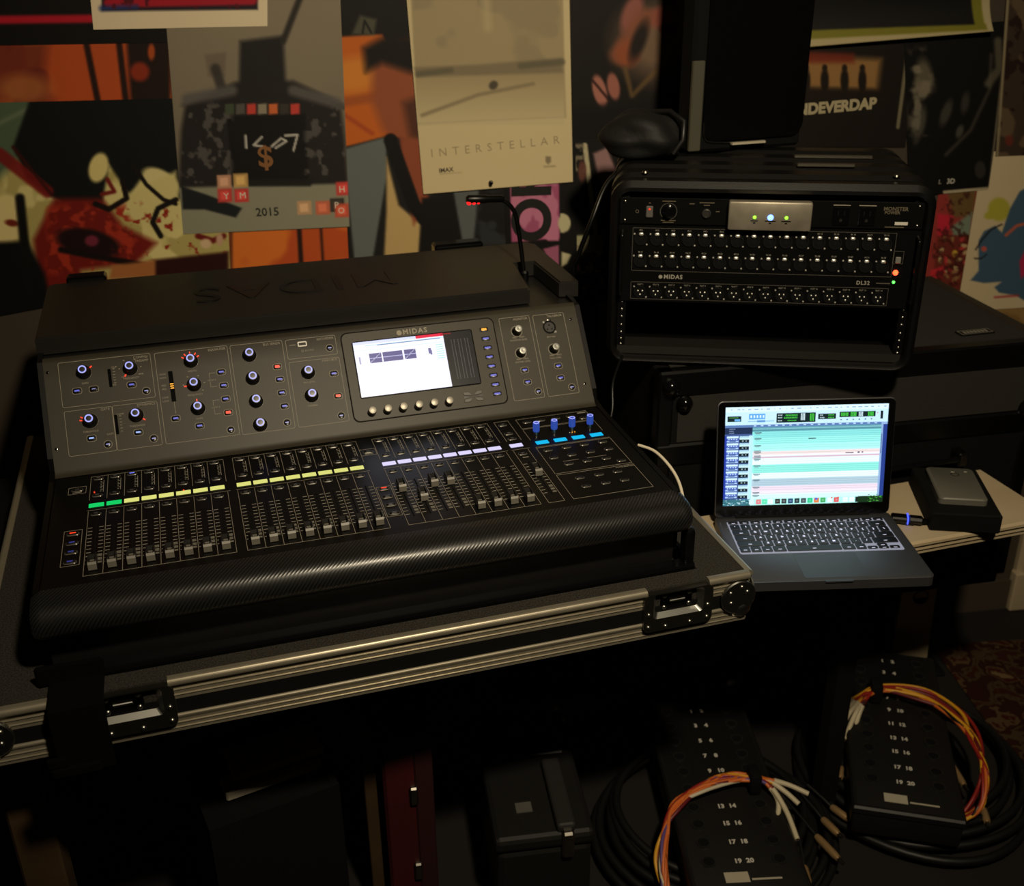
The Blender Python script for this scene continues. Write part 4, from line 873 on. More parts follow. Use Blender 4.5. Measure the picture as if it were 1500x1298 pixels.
for v in bm.verts:
    n_ = math.sin(v.co.x*5+v.co.z*3)*.06+math.sin(v.co.y*7+v.co.x*4)*.05+math.sin(v.co.z*9+2)*.03
    v.co *= 1+n_; v.co.x *= .075; v.co.y *= .07; v.co.z = max(v.co.z*.045+.035, 0)
mb = MB(); bm.verts.index_update(); mb.add([v.co.copy() for v in bm.verts], [[v.index for v in f.verts] for f in bm.faces]); bm.free()
obj('bag_body', mb, mat('bag_black', (9, 9, 8), .7, bump=(60, .4, .003)), bg, smooth=60)
obj('bag_strap', MB().tube([(.05, -.05, .01), (.066, -.056, .035), (.068, -.045, .065), (.045, -.02, .080), (.015, 0, .076)], .005, 8), M_black, bg, smooth=60)
for k, (a, yb, w) in enumerate(((352, .20, .14), (330, .12, .10))):
    o = obj('metal_bar', MB().cbox(-w/2, w/2, -.004, .004, 0, .006+.0*k, .0015), mat('dark_bar', (76, 72, 62), .4, .5), None, rackpt(a, yb), (0, 0, RY)); tag(o, ('long' if k == 0 else 'short')+' dull metal bar lying on top of the rack case', 'metal bar')
# hanging cables between console and rack
for k, pts_ in enumerate(([(925, 236, 2.02), (890, 268, 1.98), (868, 320, 1.95), (848, 372, 1.95), (838, 410, 1.96)], [(898, 560, 1.75), (897, 600, 1.72), (888, 640, 1.70), (884, 690, 1.68)])):
    P_ = [Vector(onplane(px, py, (0, y_, 0), np.array([0, 1., 0]))) for px, py, y_ in pts_]
    if k == 0: P_ = P_+[P_[-1]+Vector((-.01, .03, -.25))]
    else: P_ = [P_[0]+Vector((.02, .05, .03))]+P_+[P_[-1]+Vector((0, .03, -.01))]
    o = obj('hanging_cable', MB().tube(smooth_path(P_, 6), .0045 if k == 0 else .003, 8), M_satin, smooth=60); tag(o, 'thick black cable draped from the rack down behind the console' if k == 0 else 'thin black cable hanging below the rack beside the console', 'cable')

# ---------------------------------------------------------------- posters on the wall
class Paint:
    def __init__(s, X, Y): s.X = X; s.Y = Y; s.C = np.zeros((len(X), 3))
    def mix(s, a, col): a = np.clip(a, 0, 1)[:, None]; s.C = s.C*(1-a)+np.array(col, float)*a; return s
    def fill(s, c): s.C[:] = c; return s
    def grad(s, y0, c0, y1, c1):
        t = np.clip((s.Y-y0)/(y1-y0), 0, 1)[:, None]; s.C = np.array(c0)*(1-t)+np.array(c1)*t; return s
    def poly(s, pts, col, soft=2., a=1.):
        P = np.array(pts, float); n = len(P); ins = np.zeros(len(s.X), bool); d = np.full(len(s.X), 1e9)
        for i in range(n):
            (x0, y0), (x1, y1) = P[i], P[(i+1) % n]
            c = ((y0 > s.Y) != (y1 > s.Y)) & (s.X < (x1-x0)*(s.Y-y0)/((y1-y0) if y1 != y0 else 1e-9)+x0); ins ^= c
            dx, dy = x1-x0, y1-y0; t = np.clip(((s.X-x0)*dx+(s.Y-y0)*dy)/(dx*dx+dy*dy+1e-9), 0, 1); d = np.minimum(d, np.hypot(s.X-x0-t*dx, s.Y-y0-t*dy))
        sd = np.where(ins, d, -d); return s.mix(a*np.clip(sd/soft+.5, 0, 1), col)
    def ell(s, cx, cy, rx, ry, col, rot=0, soft=.15, a=1.):
        c_, s_ = math.cos(R(rot)), math.sin(R(rot)); dx, dy = s.X-cx, s.Y-cy
        r_ = np.hypot((dx*c_+dy*s_)/rx, (-dx*s_+dy*c_)/ry); return s.mix(a*np.clip((1-r_)/soft+.5, 0, 1), col)
    def line(s, pts, w, col, a=1., soft=1.5):
        d = np.full(len(s.X), 1e9)
        for (x0, y0), (x1, y1) in zip(pts[:-1], pts[1:]):
            dx, dy = x1-x0, y1-y0; t = np.clip(((s.X-x0)*dx+(s.Y-y0)*dy)/(dx*dx+dy*dy+1e-9), 0, 1); d = np.minimum(d, np.hypot(s.X-x0-t*dx, s.Y-y0-t*dy))
        return s.mix(a*np.clip((w/2-d)/soft+.5, 0, 1), col)
    def noise(s, sc, seed=0, oct_=3):
        rng = np.random.RandomState(seed); out = 0; amp = 1; tot = 0
        for k in range(oct_):
            g = rng.rand(64, 64); x = s.X/sc*2**k; y_ = s.Y/sc*2**k; xi = np.floor(x).astype(int); yi = np.floor(y_).astype(int); fx = x-xi; fy = y_-yi; fx = fx*fx*(3-2*fx); fy = fy*fy*(3-2*fy)
            q = lambda i, j: g[(yi+j) % 64, (xi+i) % 64]
            out = out+amp*((q(0, 0)*(1-fx)+q(1, 0)*fx)*(1-fy)+(q(0, 1)*(1-fx)+q(1, 1)*fx)*fy); tot += amp; amp *= .5
        return out/tot
    def blotch(s, sc, thr, col, seed=0, soft=.08, a=1., region=None):
        n_ = s.noise(sc, seed); m = np.clip((n_-thr)/soft+.5, 0, 1)*a
        if region is not None: m = m*region
        return s.mix(m, col)
    def inside(s, x0, x1, y0, y1, soft=4):
        return np.clip((s.X-x0)/soft+.5, 0, 1)*np.clip((x1-s.X)/soft+.5, 0, 1)*np.clip((s.Y-y0)/soft+.5, 0, 1)*np.clip((y1-s.Y)/soft+.5, 0, 1)
def poster(name, label, quad, paint, layer, cat='poster', res=.0026, texts=(), curl=None):
    """quad: photo pixels TL,TR,BR,BL of the sheet pinned to the wall plane"""
    q = [wall_px(*p) for p in quad]
    nx = max(6, int(np.linalg.norm(q[1]-q[0])/res)); ny = max(6, int(np.linalg.norm(q[3]-q[0])/res))
    s_, t_ = np.meshgrid(np.linspace(0, 1, nx+1), np.linspace(0, 1, ny+1)); s_ = s_.ravel()[:, None]; t_ = t_.ravel()[:, None]
    P = (q[0]*(1-s_)+q[1]*s_)*(1-t_)+(q[3]*(1-s_)+q[2]*s_)*t_
    off = .0012*layer+.0006; yv = np.full(len(P), -off)
    if curl is not None: yv = yv-curl(s_[:, 0], t_[:, 0])
    wp_ = wO+P[:, :1]*wD+P[:, 1:]*np.array([0, 0, 1.]); X, Y = project(wp_)
    pt = Paint(X, Y); paint(pt)
    c0 = P.mean(0); base = np.array([c0[0], 0, P[:, 1].min()])
    V = np.c_[P[:, 0], yv, P[:, 1]]-base; B = V.copy(); B[:, 1] += .0005; n = len(V)
    i, j = np.meshgrid(np.arange(nx), np.arange(ny)); a = (j*(nx+1)+i).ravel(); F = np.c_[a, a+nx+1, a+nx+2, a+1].tolist()
    # back skin as a coarse border strip plus one sheet
    rim = list(range(nx+1))+[k*(nx+1)+nx for k in range(1, ny+1)]+[ny*(nx+1)+k for k in range(nx-1, -1, -1)]+[k*(nx+1) for k in range(ny-1, 0, -1)]
    allv = V.tolist()+[B[k].tolist() for k in rim]; m = len(rim)
    for k in range(m): F.append([rim[k], rim[(k+1) % m], n+(k+1) % m, n+k])
    me = bpy.data.meshes.new(name); me.from_pydata(allv, [], F)
    at = me.color_attributes.new('Col', 'FLOAT_COLOR', 'POINT'); c4 = np.ones((len(allv), 4)); c4[:n, :3] = lin(np.clip(pt.C, 0, 255)); c4[n:, :3] = c4[rim, :3]
    at.data.foreach_set('color', c4.ravel().astype(np.float32)); me.materials.append(M_paper)
    if curl is not None: me.shade_smooth()
    root = thing(name, label, cat); root.matrix_world = wallM@Matrix.Translation(base)
    sh_ = put('sheet', me, root)
    if texts:
        for txt, px, py, size_px, col, kw in texts:
            w_ = wall_px(px, py); sc = np.linalg.norm(wall_px(px, py-size_px)-w_); kw = dict(kw); rz = kw.pop('rot', 0)
            yy = -off-.0004-(kw.pop('lift', 0))
            mb = MB(); add_text(mb, txt, Matrix.Translation(Vector((w_[0], yy, w_[1]))-Vector(base))@Matrix.Rotation(R(90), 4, 'X')@Matrix.Rotation(R(rz), 4, 'Z'), sc, **kw)
            obj('lettering', mb, mat('ink_%d_%d_%d' % col, col, .6), root)
    return root
# 1 orange sheet behind everything on the left
def p_orange(p):
    p.fill((196, 84, 36)); p.blotch(90, .55, (226, 120, 44), 3); p.blotch(60, .6, (120, 40, 26), 5, region=p.inside(-80, 75, 40, 170, 30))
    p.poly([(-80, 60), (70, 60), (60, 150), (-80, 150)], (110, 40, 30), 20, .8); p.ell(35, 130, 40, 22, (196, 120, 60), 0, .8, .7)
    for x0, x1 in ((122, 146), (172, 186)): p.line([(x0, 40), (x1, 160)], 9, (40, 20, 14), 1, 4)
    p.poly([(185, 50), (250, 50), (250, 150), (192, 150)], (34, 18, 14), 8); p.ell(205, 105, 14, 14, (150, 50, 26), 0, .5); p.ell(222, 76, 5, 12, (180, 80, 30), 0, .6)
    p.line([(438, 330), (442, 400)], 7, (40, 22, 16), 1, 3); p.line([(470, 330), (474, 400)], 4, (60, 30, 20), 1, 3); p.line([(338, 330), (338, 400)], 6, (80, 40, 26), .8, 4)
poster('orange_poster', 'orange poster with dark upright bars, mostly hidden behind other posters', [(-90, 64), (535, 56), (548, 398), (-100, 402)], p_orange, 1)
def p_black(p): p.fill((14, 12, 11)); p.line([(-100, 30), (400, 24)], 12, (190, 24, 44), 1, 5)
poster('black_poster', 'black poster with a crimson stripe, partly covered by the white bordered print', [(-90, -60), (250, -60), (252, 62), (-90, 68)], p_black, 2)
# dark comic-style sheet: abstract black, cream and red shapes only
def p_gore(p):
    p.fill((186, 172, 104)); p.blotch(40, .55, (226, 212, 142), 8); p.poly([(-100, 140), (60, 140), (30, 230), (0, 260), (-100, 300)], (84, 102, 78), 14); p.line([(-20, 190), (40, 160)], 6, (130, 140, 110), .6, 6)
    p.poly([(50, 130), (350, 130), (350, 265), (262, 292), (215, 250), (190, 285), (160, 240), (150, 300), (100, 300), (70, 285), (40, 260), (20, 215)], (13, 15, 15), 6)
    p.line([(0, 225), (70, 280)], 18, (128, 24, 22), .9, 5); p.line([(20, 215), (76, 284)], 5, (60, 14, 12), .9, 3)
    p.poly([(80, 290), (150, 290), (180, 330), (230, 355), (200, 385), (120, 395), (110, 470), (60, 470), (50, 350)], (120, 26, 18), 10); p.blotch(16, .6, (170, 50, 30), 11, region=p.inside(70, 200, 300, 400, 14))
    p.ell(145, 245, 14, 22, (230, 212, 140), 15, .3); p.ell(236, 265, 30, 16, (226, 212, 150), 30, .3); p.poly([(185, 285), (258, 250), (268, 330), (240, 345), (190, 320)], (220, 206, 138), 8)
    p.ell(130, 355, 48, 20, (30, 10, 12), 12, .3); p.ell(135, 352, 10, 8, (120, 40, 60), 0, .5); p.line([(90, 365), (210, 388)], 9, (22, 10, 10), 1, 4); p.blotch(9, .68, (150, 40, 22), 21, region=p.inside(170, 330, 300, 400, 16))
    p.line([(195, 240), (215, 270), (240, 292), (258, 298)], 6, (22, 14, 12), 1, 2); p.line([(258, 292), (232, 305), (224, 325), (236, 345)], 8, (20, 14, 12), 1, 2); p.line([(180, 265), (186, 290), (160, 306), (140, 298)], 8, (24, 12, 12), 1, 2); p.line([(158, 262), (168, 280), (150, 284)], 6, (120, 30, 24), 1, 3)
    p.ell(10, 320, 28, 36, (236, 216, 150), 0, .2); p.ell(18, 326, 10, 5, (120, 40, 24), 10, .6); p.poly([(-100, 360), (40, 352), (66, 400), (90, 500), (-100, 500)], (12, 11, 11), 8); p.line([(30, 290), (44, 430)], 14, (14, 12, 12), 1, 5)
    p.poly([(225, 380), (335, 368), (335, 400), (225, 405)], (46, 12, 10), 6); p.poly([(165, 388), (228, 380), (228, 405), (160, 408)], (176, 110, 60), 6); p.line([(290, 345), (312, 352), (328, 345)], 8, (110, 26, 20), 1, 3); p.ell(302, 356, 8, 7, (220, 190, 150), 0, .5); p.ell(322, 350, 5, 9, (200, 160, 130), 0, .5)
poster('comic_poster', 'poster of black, cream and blood red splashes behind the left of the console', [(-90, 152), (325, 142), (338, 398), (-95, 480)], p_gore, 3)
def p_whiteb(p):
    p.fill((238, 220, 186)); p.poly([(148, -80), (376, -80), (378, 14), (150, 16)], (30, 24, 34), 3); p.line([(160, 4), (370, 0)], 14, (176, 24, 44), 1, 5); p.line([(150, 12), (200, 10)], 8, (40, 60, 120), .8, 6); p.blotch(12, .6, (90, 14, 30), 2, region=p.inside(150, 375, -20, 12, 6))
poster('white_bordered_poster', 'white bordered print with red lettering blur above the grey poster', [(128, -60), (392, -62), (392, 38), (138, 43)], p_whiteb, 5)
# grey poster with toy blocks: the figure is replaced by a plain dark mass
def p_grey(p):
    p.grad(0, (140, 128, 108), 200, (112, 104, 90)); p.ell(360, 120, 180, 140, (150, 138, 116), 0, .9, .5)
    p.poly([(352, 60), (415, 52), (420, 150), (350, 152)], (34, 32, 32), 8); p.line([(415, 60), (446, -20)], 9, (46, 42, 38), 1, 5); p.poly([(300, 80), (332, 76), (330, 112), (306, 112)], (120, 108, 92), 5); p.line([(316, 100), (326, 132)], 14, (50, 46, 44), .8, 6)
    p.poly([(272, 152), (345, 120), (430, 118), (498, 150), (505, 205), (510, 270), (262, 280), (266, 190)], (36, 33, 33), 8); p.line([(275, 145), (340, 132)], 16, (98, 94, 92), .9, 8); p.line([(430, 132), (492, 150)], 16, (98, 94, 92), .9, 8)
    p.poly([(332, 170), (448, 166), (452, 268), (342, 270)], (18, 17, 17), 4); p.blotch(14, .62, (84, 80, 78), 4, region=p.inside(266, 340, 150, 280, 10)); p.blotch(14, .62, (84, 80, 78), 6, region=p.inside(446, 508, 150, 270, 10))
    for k, c in enumerate(((70, 80, 60), (90, 86, 80), (206, 70, 60), (150, 140, 120), (216, 110, 60), (60, 56, 52), (206, 70, 60))): p.poly([(330+k*16, 152), (343+k*16, 151), (343+k*16, 166), (330+k*16, 167)], c, 2)
    p.poly([(255, 274), (520, 268), (520, 350), (255, 350)], (146, 144, 124), 5); p.poly([(340, 262), (460, 262), (455, 272), (345, 272)], (30, 30, 28), 4)
    p.poly([(266, 272), (305, 285), (355, 304), (346, 318), (300, 306), (268, 306)], (30, 32, 34), 3)
    for x, y_, c in ((318, 256, (200, 150, 120)), (342, 254, (206, 166, 100)), (319, 276, (204, 70, 64)), (343, 276, (204, 70, 64)), (492, 266, (204, 70, 64)), (483, 290, (60, 56, 50)), (435, 294, (200, 160, 120)), (462, 294, (206, 110, 80)), (490, 298, (206, 90, 66))):
        p.poly([(x, y_), (x+21, y_-1), (x+22, y_+19), (x+1, y_+20)], c, 2); p.poly([(x+4, y_+4), (x+16, y_+3), (x+17, y_+15), (x+5, y_+16)], np.clip(np.array(c)*1.15+10, 0, 255), 2)
    p.line([(360, 198), (361, 216)], 3, (200, 196, 186), 1, 1.5); p.line([(384, 200), (372, 212), (386, 214)], 3, (200, 196, 186), 1, 1.5); p.line([(398, 214), (412, 202), (420, 206), (404, 216)], 3, (200, 196, 186), 1, 1.5); p.line([(418, 198), (436, 197), (430, 220)], 3, (200, 196, 186), 1, 1.5)
poster('grey_poster', 'grey poster with toy letter blocks and the year 2015 at its foot', [(238, -40), (497, -40), (512, 331), (269, 342)], p_grey, 4,
       texts=[('2015', 392, 310, 17, (30, 30, 28), dict(bold=.0004)), ('$', 389, 230, 44, (140, 92, 50), dict(bold=.001)), ('Y', 332, 287, 13, (230, 220, 200), {}), ('M', 356, 286, 13, (230, 220, 200), {}), ('H', 501, 277, 13, (230, 220, 200), {}), ('P', 493, 300, 13, (230, 220, 200), {}), ('O', 500, 308, 12, (230, 220, 200), {})])
# suit poster: only colour areas, no face
def p_suit(p):
    p.fill((16, 15, 14)); p.poly([(490, 54), (560, 50), (640, 210), (500, 215)], (206, 104, 34), 4); p.ell(520, 110, 40, 26, (226, 150, 60), -10, .7, .7); p.line([(500, 150), (560, 140)], 14, (150, 76, 40), .6, 8); p.line([(500, 165), (545, 195)], 6, (170, 70, 30), .8, 5)
    p.poly([(515, 50), (527, 22), (552, 28), (548, 52)], (96, 94, 78), 6, .8); p.line([(531, 48), (534, 30), (544, 48)], 3, (20, 20, 18), 1, 2)
    p.poly([(545, 75), (600, 58), (640, 100), (640, 200), (590, 225), (560, 190), (545, 150)], (156, 84, 52), 16); p.poly([(532, 70), (560, 55), (640, 55), (640, 110), (600, 105), (560, 92), (536, 105)], (20, 16, 14), 14)
    p.poly([(590, 150), (640, 130), (640, 220), (600, 200)], (70, 40, 30), 14, .8)
    p.poly([(505, 215), (570, 198), (600, 205), (660, 290), (760, 290), (775, 400), (500, 400)], (28, 26, 26), 4); p.poly([(503, 218), (566, 200), (566, 260), (545, 385), (520, 390)], (104, 112, 110), 4); p.poly([(566, 230), (584, 300), (618, 330), (612, 390), (562, 390), (566, 310)], (198, 168, 112), 5); p.poly([(585, 200), (620, 205), (628, 290), (606, 330), (590, 260)], (150, 76, 50), 6)
    p.line([(572, 205), (588, 250), (606, 300), (622, 320)], 20, (14, 13, 13), 1, 3); p.poly([(618, 290), (680, 282), (690, 390), (612, 395)], (16, 15, 15), 5); p.poly([(664, 280), (702, 275), (706, 350), (680, 370)], (92, 98, 98), 4); p.poly([(702, 275), (765, 275), (775, 395), (690, 390)], (20, 20, 21), 5); p.blotch(30, .6, (44, 46, 48), 6, region=p.inside(700, 760, 280, 360, 10))
poster('suit_poster', 'poster of orange, blue grey and cream areas like a suit, beside the grey poster', [(490, -40), (742, -45), (765, 385), (512, 402)], p_suit, 2)
# pale film poster
def p_pale(p):
    p.fill((214, 196, 152)); p.poly([(598, -60), (822, -60), (828, 172), (612, 182)], (168, 152, 116), 3)
    t = np.clip((p.Y-110)/70, 0, 1); p.mix(t*p.inside(610, 826, 108, 182, 3), (206, 190, 148)); p.blotch(60, .55, (150, 136, 106), 4, a=.7, region=p.inside(605, 824, -60, 96, 4)); p.poly([(606, 98), (700, 94), (822, 84), (824, 106), (610, 112)], (126, 114, 90), 5, .8)
    p.line([(612, 108), (660, 102)], 8, (104, 98, 78), .9, 5); p.line([(762, 96), (822, 90)], 9, (104, 98, 78), .9, 5); p.line([(708, -60), (714, 40)], 12, (196, 180, 140), .6, 10); p.line([(618, 168), (700, 138), (780, 122)], 5, (140, 126, 96), .9, 4); p.ell(722, 124, 7, 6, (84, 76, 62), -40, .5)
    p.line([(610, 180), (828, 170)], 2, (188, 172, 134), .9, 2); p.poly([(798, 228), (806, 228), (806, 236), (802, 240), (798, 236)], (130, 118, 92), 2, .9); p.line([(796, 243), (812, 242)], 1.6, (140, 126, 98)); p.line([(645, 254), (675, 252)], 1.2, (170, 154, 118))
poster('pale_poster', 'pale sandy film poster with wide-spaced title lettering pinned above the lamp', [(592, -40), (832, -45), (838, 265), (620, 283)], p_pale, 7,
       texts=[('INTERSTELLAR', 725, 214, 17, (166, 150, 116), dict(spacing=1.9, rot=4)), ('IMAX', 653, 248, 9, (70, 62, 48), dict(bold=.0003, rot=4))])
pw = wall_px(718, 266); o = obj('push_pin', MB().lathe([(.0045, 0), (.0050, .003), (.0032, .006), (.0040, .010), (.001, .0112)], 12), M_gloss, smooth=40); o.matrix_world = wallM@Matrix.Translation((pw[0], -.0095, pw[1]))@Matrix.Rotation(R(90), 4, 'X'); tag(o, 'black push pin at the foot of the pale film poster', 'push pin')
# black sheet with sideways pink lettering
def p_pink(p):
    p.fill((13, 12, 12)); p.poly([(746, 250), (818, 250), (819, 348), (749, 354)], (166, 84, 120), 2); p.blotch(26, .55, (196, 120, 150), 3, region=p.inside(748, 818, 250, 352, 3)); p.poly([(795, 364), (818, 358), (818, 392), (812, 392)], (160, 90, 120), 2)
    p.ell(826, 326, 9, 13, (196, 188, 150), 0, .2); p.poly([(820, 312), (826, 312), (826, 340), (820, 340)], (196, 188, 150), 2); p.poly([(822, 368), (836, 372), (830, 385), (822, 390)], (196, 188, 150), 2)
poster('pink_lettering_poster', 'black poster with pink block and sideways black letters behind the lamp', [(738, 210), (848, 205), (852, 440), (742, 450)], p_pink, 4,
       texts=[('OF', 781, 303, 80, (10, 9, 9), dict(rot=90, bold=.004, lift=.0))])
def p_flesh(p):
    p.fill((18, 15, 13)); p.ell(965, 60, 60, 55, (120, 96, 76), 0, .9); p.poly([(985, -60), (1020, -60), (1020, 60), (990, 50)], (160, 84, 76), 20, .9); p.ell(925, 20, 14, 30, (150, 90, 80), 20, .6); p.ell(970, 25, 22, 16, (150, 80, 66), -10, .6)
    p.line([(905, 80), (945, 25)], 26, (140, 84, 60), .9, 12); p.ell(918, 78, 18, 20, (150, 80, 50), 0, .6); p.ell(878, 133, 10, 24, (170, 110, 96), -14, .35); p.ell(898, 126, 9, 20, (160, 100, 86), -10, .4); p.line([(868, 118), (893, 148)], 4, (40, 20, 18), .8, 2)
    p.line([(915, 100), (925, 140), (960, 104)], 7, (110, 84, 50), .8, 5); p.ell(935, 60, 10, 30, (30, 22, 20), 20, .8); p.ell(978, 42, 12, 8, (90, 40, 36), 0, .7); p.poly([(835, 160), (1020, 140), (1020, 240), (835, 240)], (10, 9, 9), 14)
poster('flesh_toned_poster', 'dark poster with blurred reddish skin tones above the rack', [(836, -45), (1035, -45), (1035, 260), (838, 268)], p_flesh, 3)
def p_strip(p):
    p.fill((16, 14, 13)); p.line([(856, 212), (872, 345)], 7, (186, 176, 142), 1, 2); p.ell(852, 250, 6, 16, (100, 60, 50), 0, .5); p.poly([(868, 224), (888, 215), (902, 250), (888, 285), (876, 262)], (150, 116, 116), 5); p.blotch(10, .6, (120, 110, 90), 2, region=p.inside(838, 854, 210, 250, 4)); p.poly([(840, 344), (882, 342), (882, 364), (842, 370)], (160, 158, 120), 4); p.poly([(840, 366), (884, 362), (880, 420), (850, 430)], (84, 50, 40), 4); p.blotch(9, .55, (180, 172, 140), 7, region=p.inside(840, 884, 355, 425, 5)); p.blotch(7, .58, (30, 20, 18), 9, region=p.inside(840, 884, 360, 425, 5))
poster('collage_sheet', 'narrow collage sheet of pale strip and speckled dark red print between console and rack', [(842, 205), (915, 200), (905, 450), (846, 455)], p_strip, 5)
# right hand side
def p_band(p):
    p.fill((26, 21, 17)); p.poly([(1162, 80), (1290, 86), (1284, 132), (1160, 128)], (150, 112, 66), 12); p.poly([(1160, 74), (1250, 78), (1250, 92), (1160, 92)], (120, 40, 24), 8, .8)
    for x in (1180, 1207, 1236, 1262): p.ell(x, 118, 6, 18, (28, 20, 14), 0, .5); p.ell(x, 99, 4, 5, (36, 26, 18), 0, .5)
    p.poly([(1150, 130), (1300, 132), (1300, 150), (1150, 150)], (30, 22, 16), 10); p.line([(1328, 78), (1314, 186)], 5, (120, 112, 88), 1, 2)
poster('band_poster', 'sepia band poster with small standing silhouettes and pale lettering above the rack', [(1140, 55), (1345, 55), (1325, 215), (1135, 215)], p_band, 3, texts=[('UNDEVERDAP', 1217, 157, 22, (176, 164, 130), dict(rot=3, bold=.0016))])
def p_smoke(p):
    p.fill((14, 13, 12)); p.blotch(22, .6, (116, 108, 92), 5, .16, region=p.inside(1330, 1365, 70, 210, 14)); p.ell(1352, 112, 12, 26, (130, 120, 98), -6, .7, .7); p.ell(1345, 180, 9, 26, (110, 104, 90), 12, .6, .6); p.ell(1384, 165, 7, 20, (96, 92, 82), 20, .7, .6); p.ell(1412, 150, 6, 16, (80, 76, 68), 10, .8, .6); p.ell(1404, 192, 5, 10, (110, 106, 96), 20, .7, .6)
    p.line([(1450, 80), (1448, 130), (1420, 190), (1384, 226)], 5, (66, 62, 54), .8, 4); p.line([(1460, 60), (1462, 100), (1446, 122)], 12, (96, 90, 74), .8, 6); p.ell(1434, 248, 8, 13, (46, 44, 40), 0, .4); p.line([(1382, 281), (1446, 276)], 5, (176, 164, 134), 1, 1.5); p.line([(1484, -50), (1448, 272)], 4, (110, 102, 84), .9, 2)
poster('smoky_black_poster', 'black poster with grey smoky shapes and small 3D lettering at its foot', [(1322, 40), (1482, 30), (1446, 277), (1330, 288)], p_smoke, 4, texts=[('3D', 1391, 265, 10, (190, 186, 172), dict(bold=.0004)), ('L', 1375, 266, 9, (170, 166, 152), {})])
def p_yell(p):
    p.fill((13, 12, 11)); p.poly([(1120, 50), (1446, 36), (1450, 60), (1120, 92)], (176, 162, 122), 3); p.poly([(1432, -80), (1452, -80), (1448, 50), (1430, 50)], (176, 162, 122), 3); p.poly([(1120, 46), (1436, 34), (1436, 42), (1120, 60)], (120, 116, 34), 3); p.poly([(1420, -80), (1436, -80), (1434, 40), (1420, 40)], (120, 116, 34), 3)
poster('yellow_edged_poster', 'black poster with olive yellow and white edges curling off the wall', [(1130, -70), (1452, -75), (1444, 44), (1130, 72)], p_yell, 6, curl=lambda s_, t_: .03*np.clip(t_-.55, 0, 1)**2*4*(.4+.6*s_))
def p_flor(p):
    p.fill((150, 56, 50)); p.poly([(1385, 270), (1430, 270), (1425, 318), (1395, 318)], (110, 84, 48), 6); p.poly([(1392, 332), (1424, 310), (1420, 345), (1396, 345)], (120, 134, 116), 5); p.poly([(1372, 312), (1396, 316), (1384, 352), (1372, 360)], (196, 40, 60), 4); p.poly([(1372, 345), (1420, 345), (1410, 435), (1364, 430)], (110, 44, 34), 5)
    for k in range(26):
        rs = np.random.RandomState(k); x, y_ = rs.uniform(1376, 1418), rs.uniform(348, 412); p.ell(x, y_, 5, 2.6, ((196, 170, 120), (190, 60, 60), (150, 110, 70))[k % 3], rs.uniform(0, 180), .5, .9); p.line([(x-5, y_-4), (x+5, y_-5)], 1.2, (40, 20, 16), .8, 1)
    p.ell(1398, 371, 4, 5, (206, 170, 60), 0, .4); p.poly([(1362, 396), (1385, 388), (1380, 405), (1362, 410)], (204, 44, 56), 3); p.blotch(8, .62, (60, 24, 20), 7, region=p.inside(1365, 1420, 275, 430, 4), a=.7)
poster('floral_print', 'red and brown floral patterned print beside the right edge of the rack', [(1376, 272), (1438, 268), (1420, 460), (1345, 440)], p_flor, 2)
def p_blue(p):
    p.fill((206, 188, 152)); p.ell(1462, 306, 16, 17, (176, 170, 60), 0, .3); p.ell(1450, 314, 10, 6, (176, 170, 60), -20, .4)
    p.poly([(1432, 352), (1440, 338), (1456, 330), (1466, 340), (1478, 305), (1492, 280), (1512, 268), (1560, 270), (1560, 440), (1500, 440), (1486, 432), (1462, 428), (1455, 420), (1466, 412), (1440, 414), (1420, 410), (1432, 396)], (66, 92, 114), 2)
    p.poly([(1492, 382), (1506, 355), (1530, 352), (1530, 372), (1494, 408)], (186, 44, 84), 3); p.line([(1472, 344), (1488, 330), (1506, 326)], 4, (190, 96, 70), 1, 2); p.ell(1440, 364, 4, 4, (190, 90, 76), 0, .4); p.line([(1428, 365), (1436, 352), (1450, 336), (1466, 328)], 2.4, (24, 22, 24), .9, 1.5); p.line([(1426, 378), (1436, 378), (1444, 372)], 2, (30, 28, 30), .9, 1)
    p.line([(1456, 435), (1490, 432)], 3, (170, 60, 66), .9, 2)
poster('blue_shape_print', 'cream sheet with a blue wavy painted shape and yellow blotch on the wall', [(1440, 222), (1560, 218), (1560, 446), (1400, 456)], p_blue, 3)
def p_brown(p): p.fill((60, 48, 38)); p.blotch(30, .55, (96, 78, 58), 4); p.blotch(16, .64, (40, 24, 20), 6); p.line([(1474, 0), (1458, 230)], 4, (140, 128, 100), 1, 2); p.ell(1476, 205, 6, 8, (120, 44, 36), 0, .5, .7)
poster('brown_print', 'dim brown mottled print above the cream sheet with the blue shape', [(1474, -40), (1575, -40), (1565, 224), (1456, 228)], p_brown, 5)
def p_tan(p): p.fill((150, 118, 70)); p.blotch(40, .55, (130, 100, 58), 3)
poster('brown_card', 'plain brown card below the cream sheet at the wall', [(1425, 446), (1560, 440), (1560, 500), (1420, 500)], p_tan, 1, cat='card', res=.006)

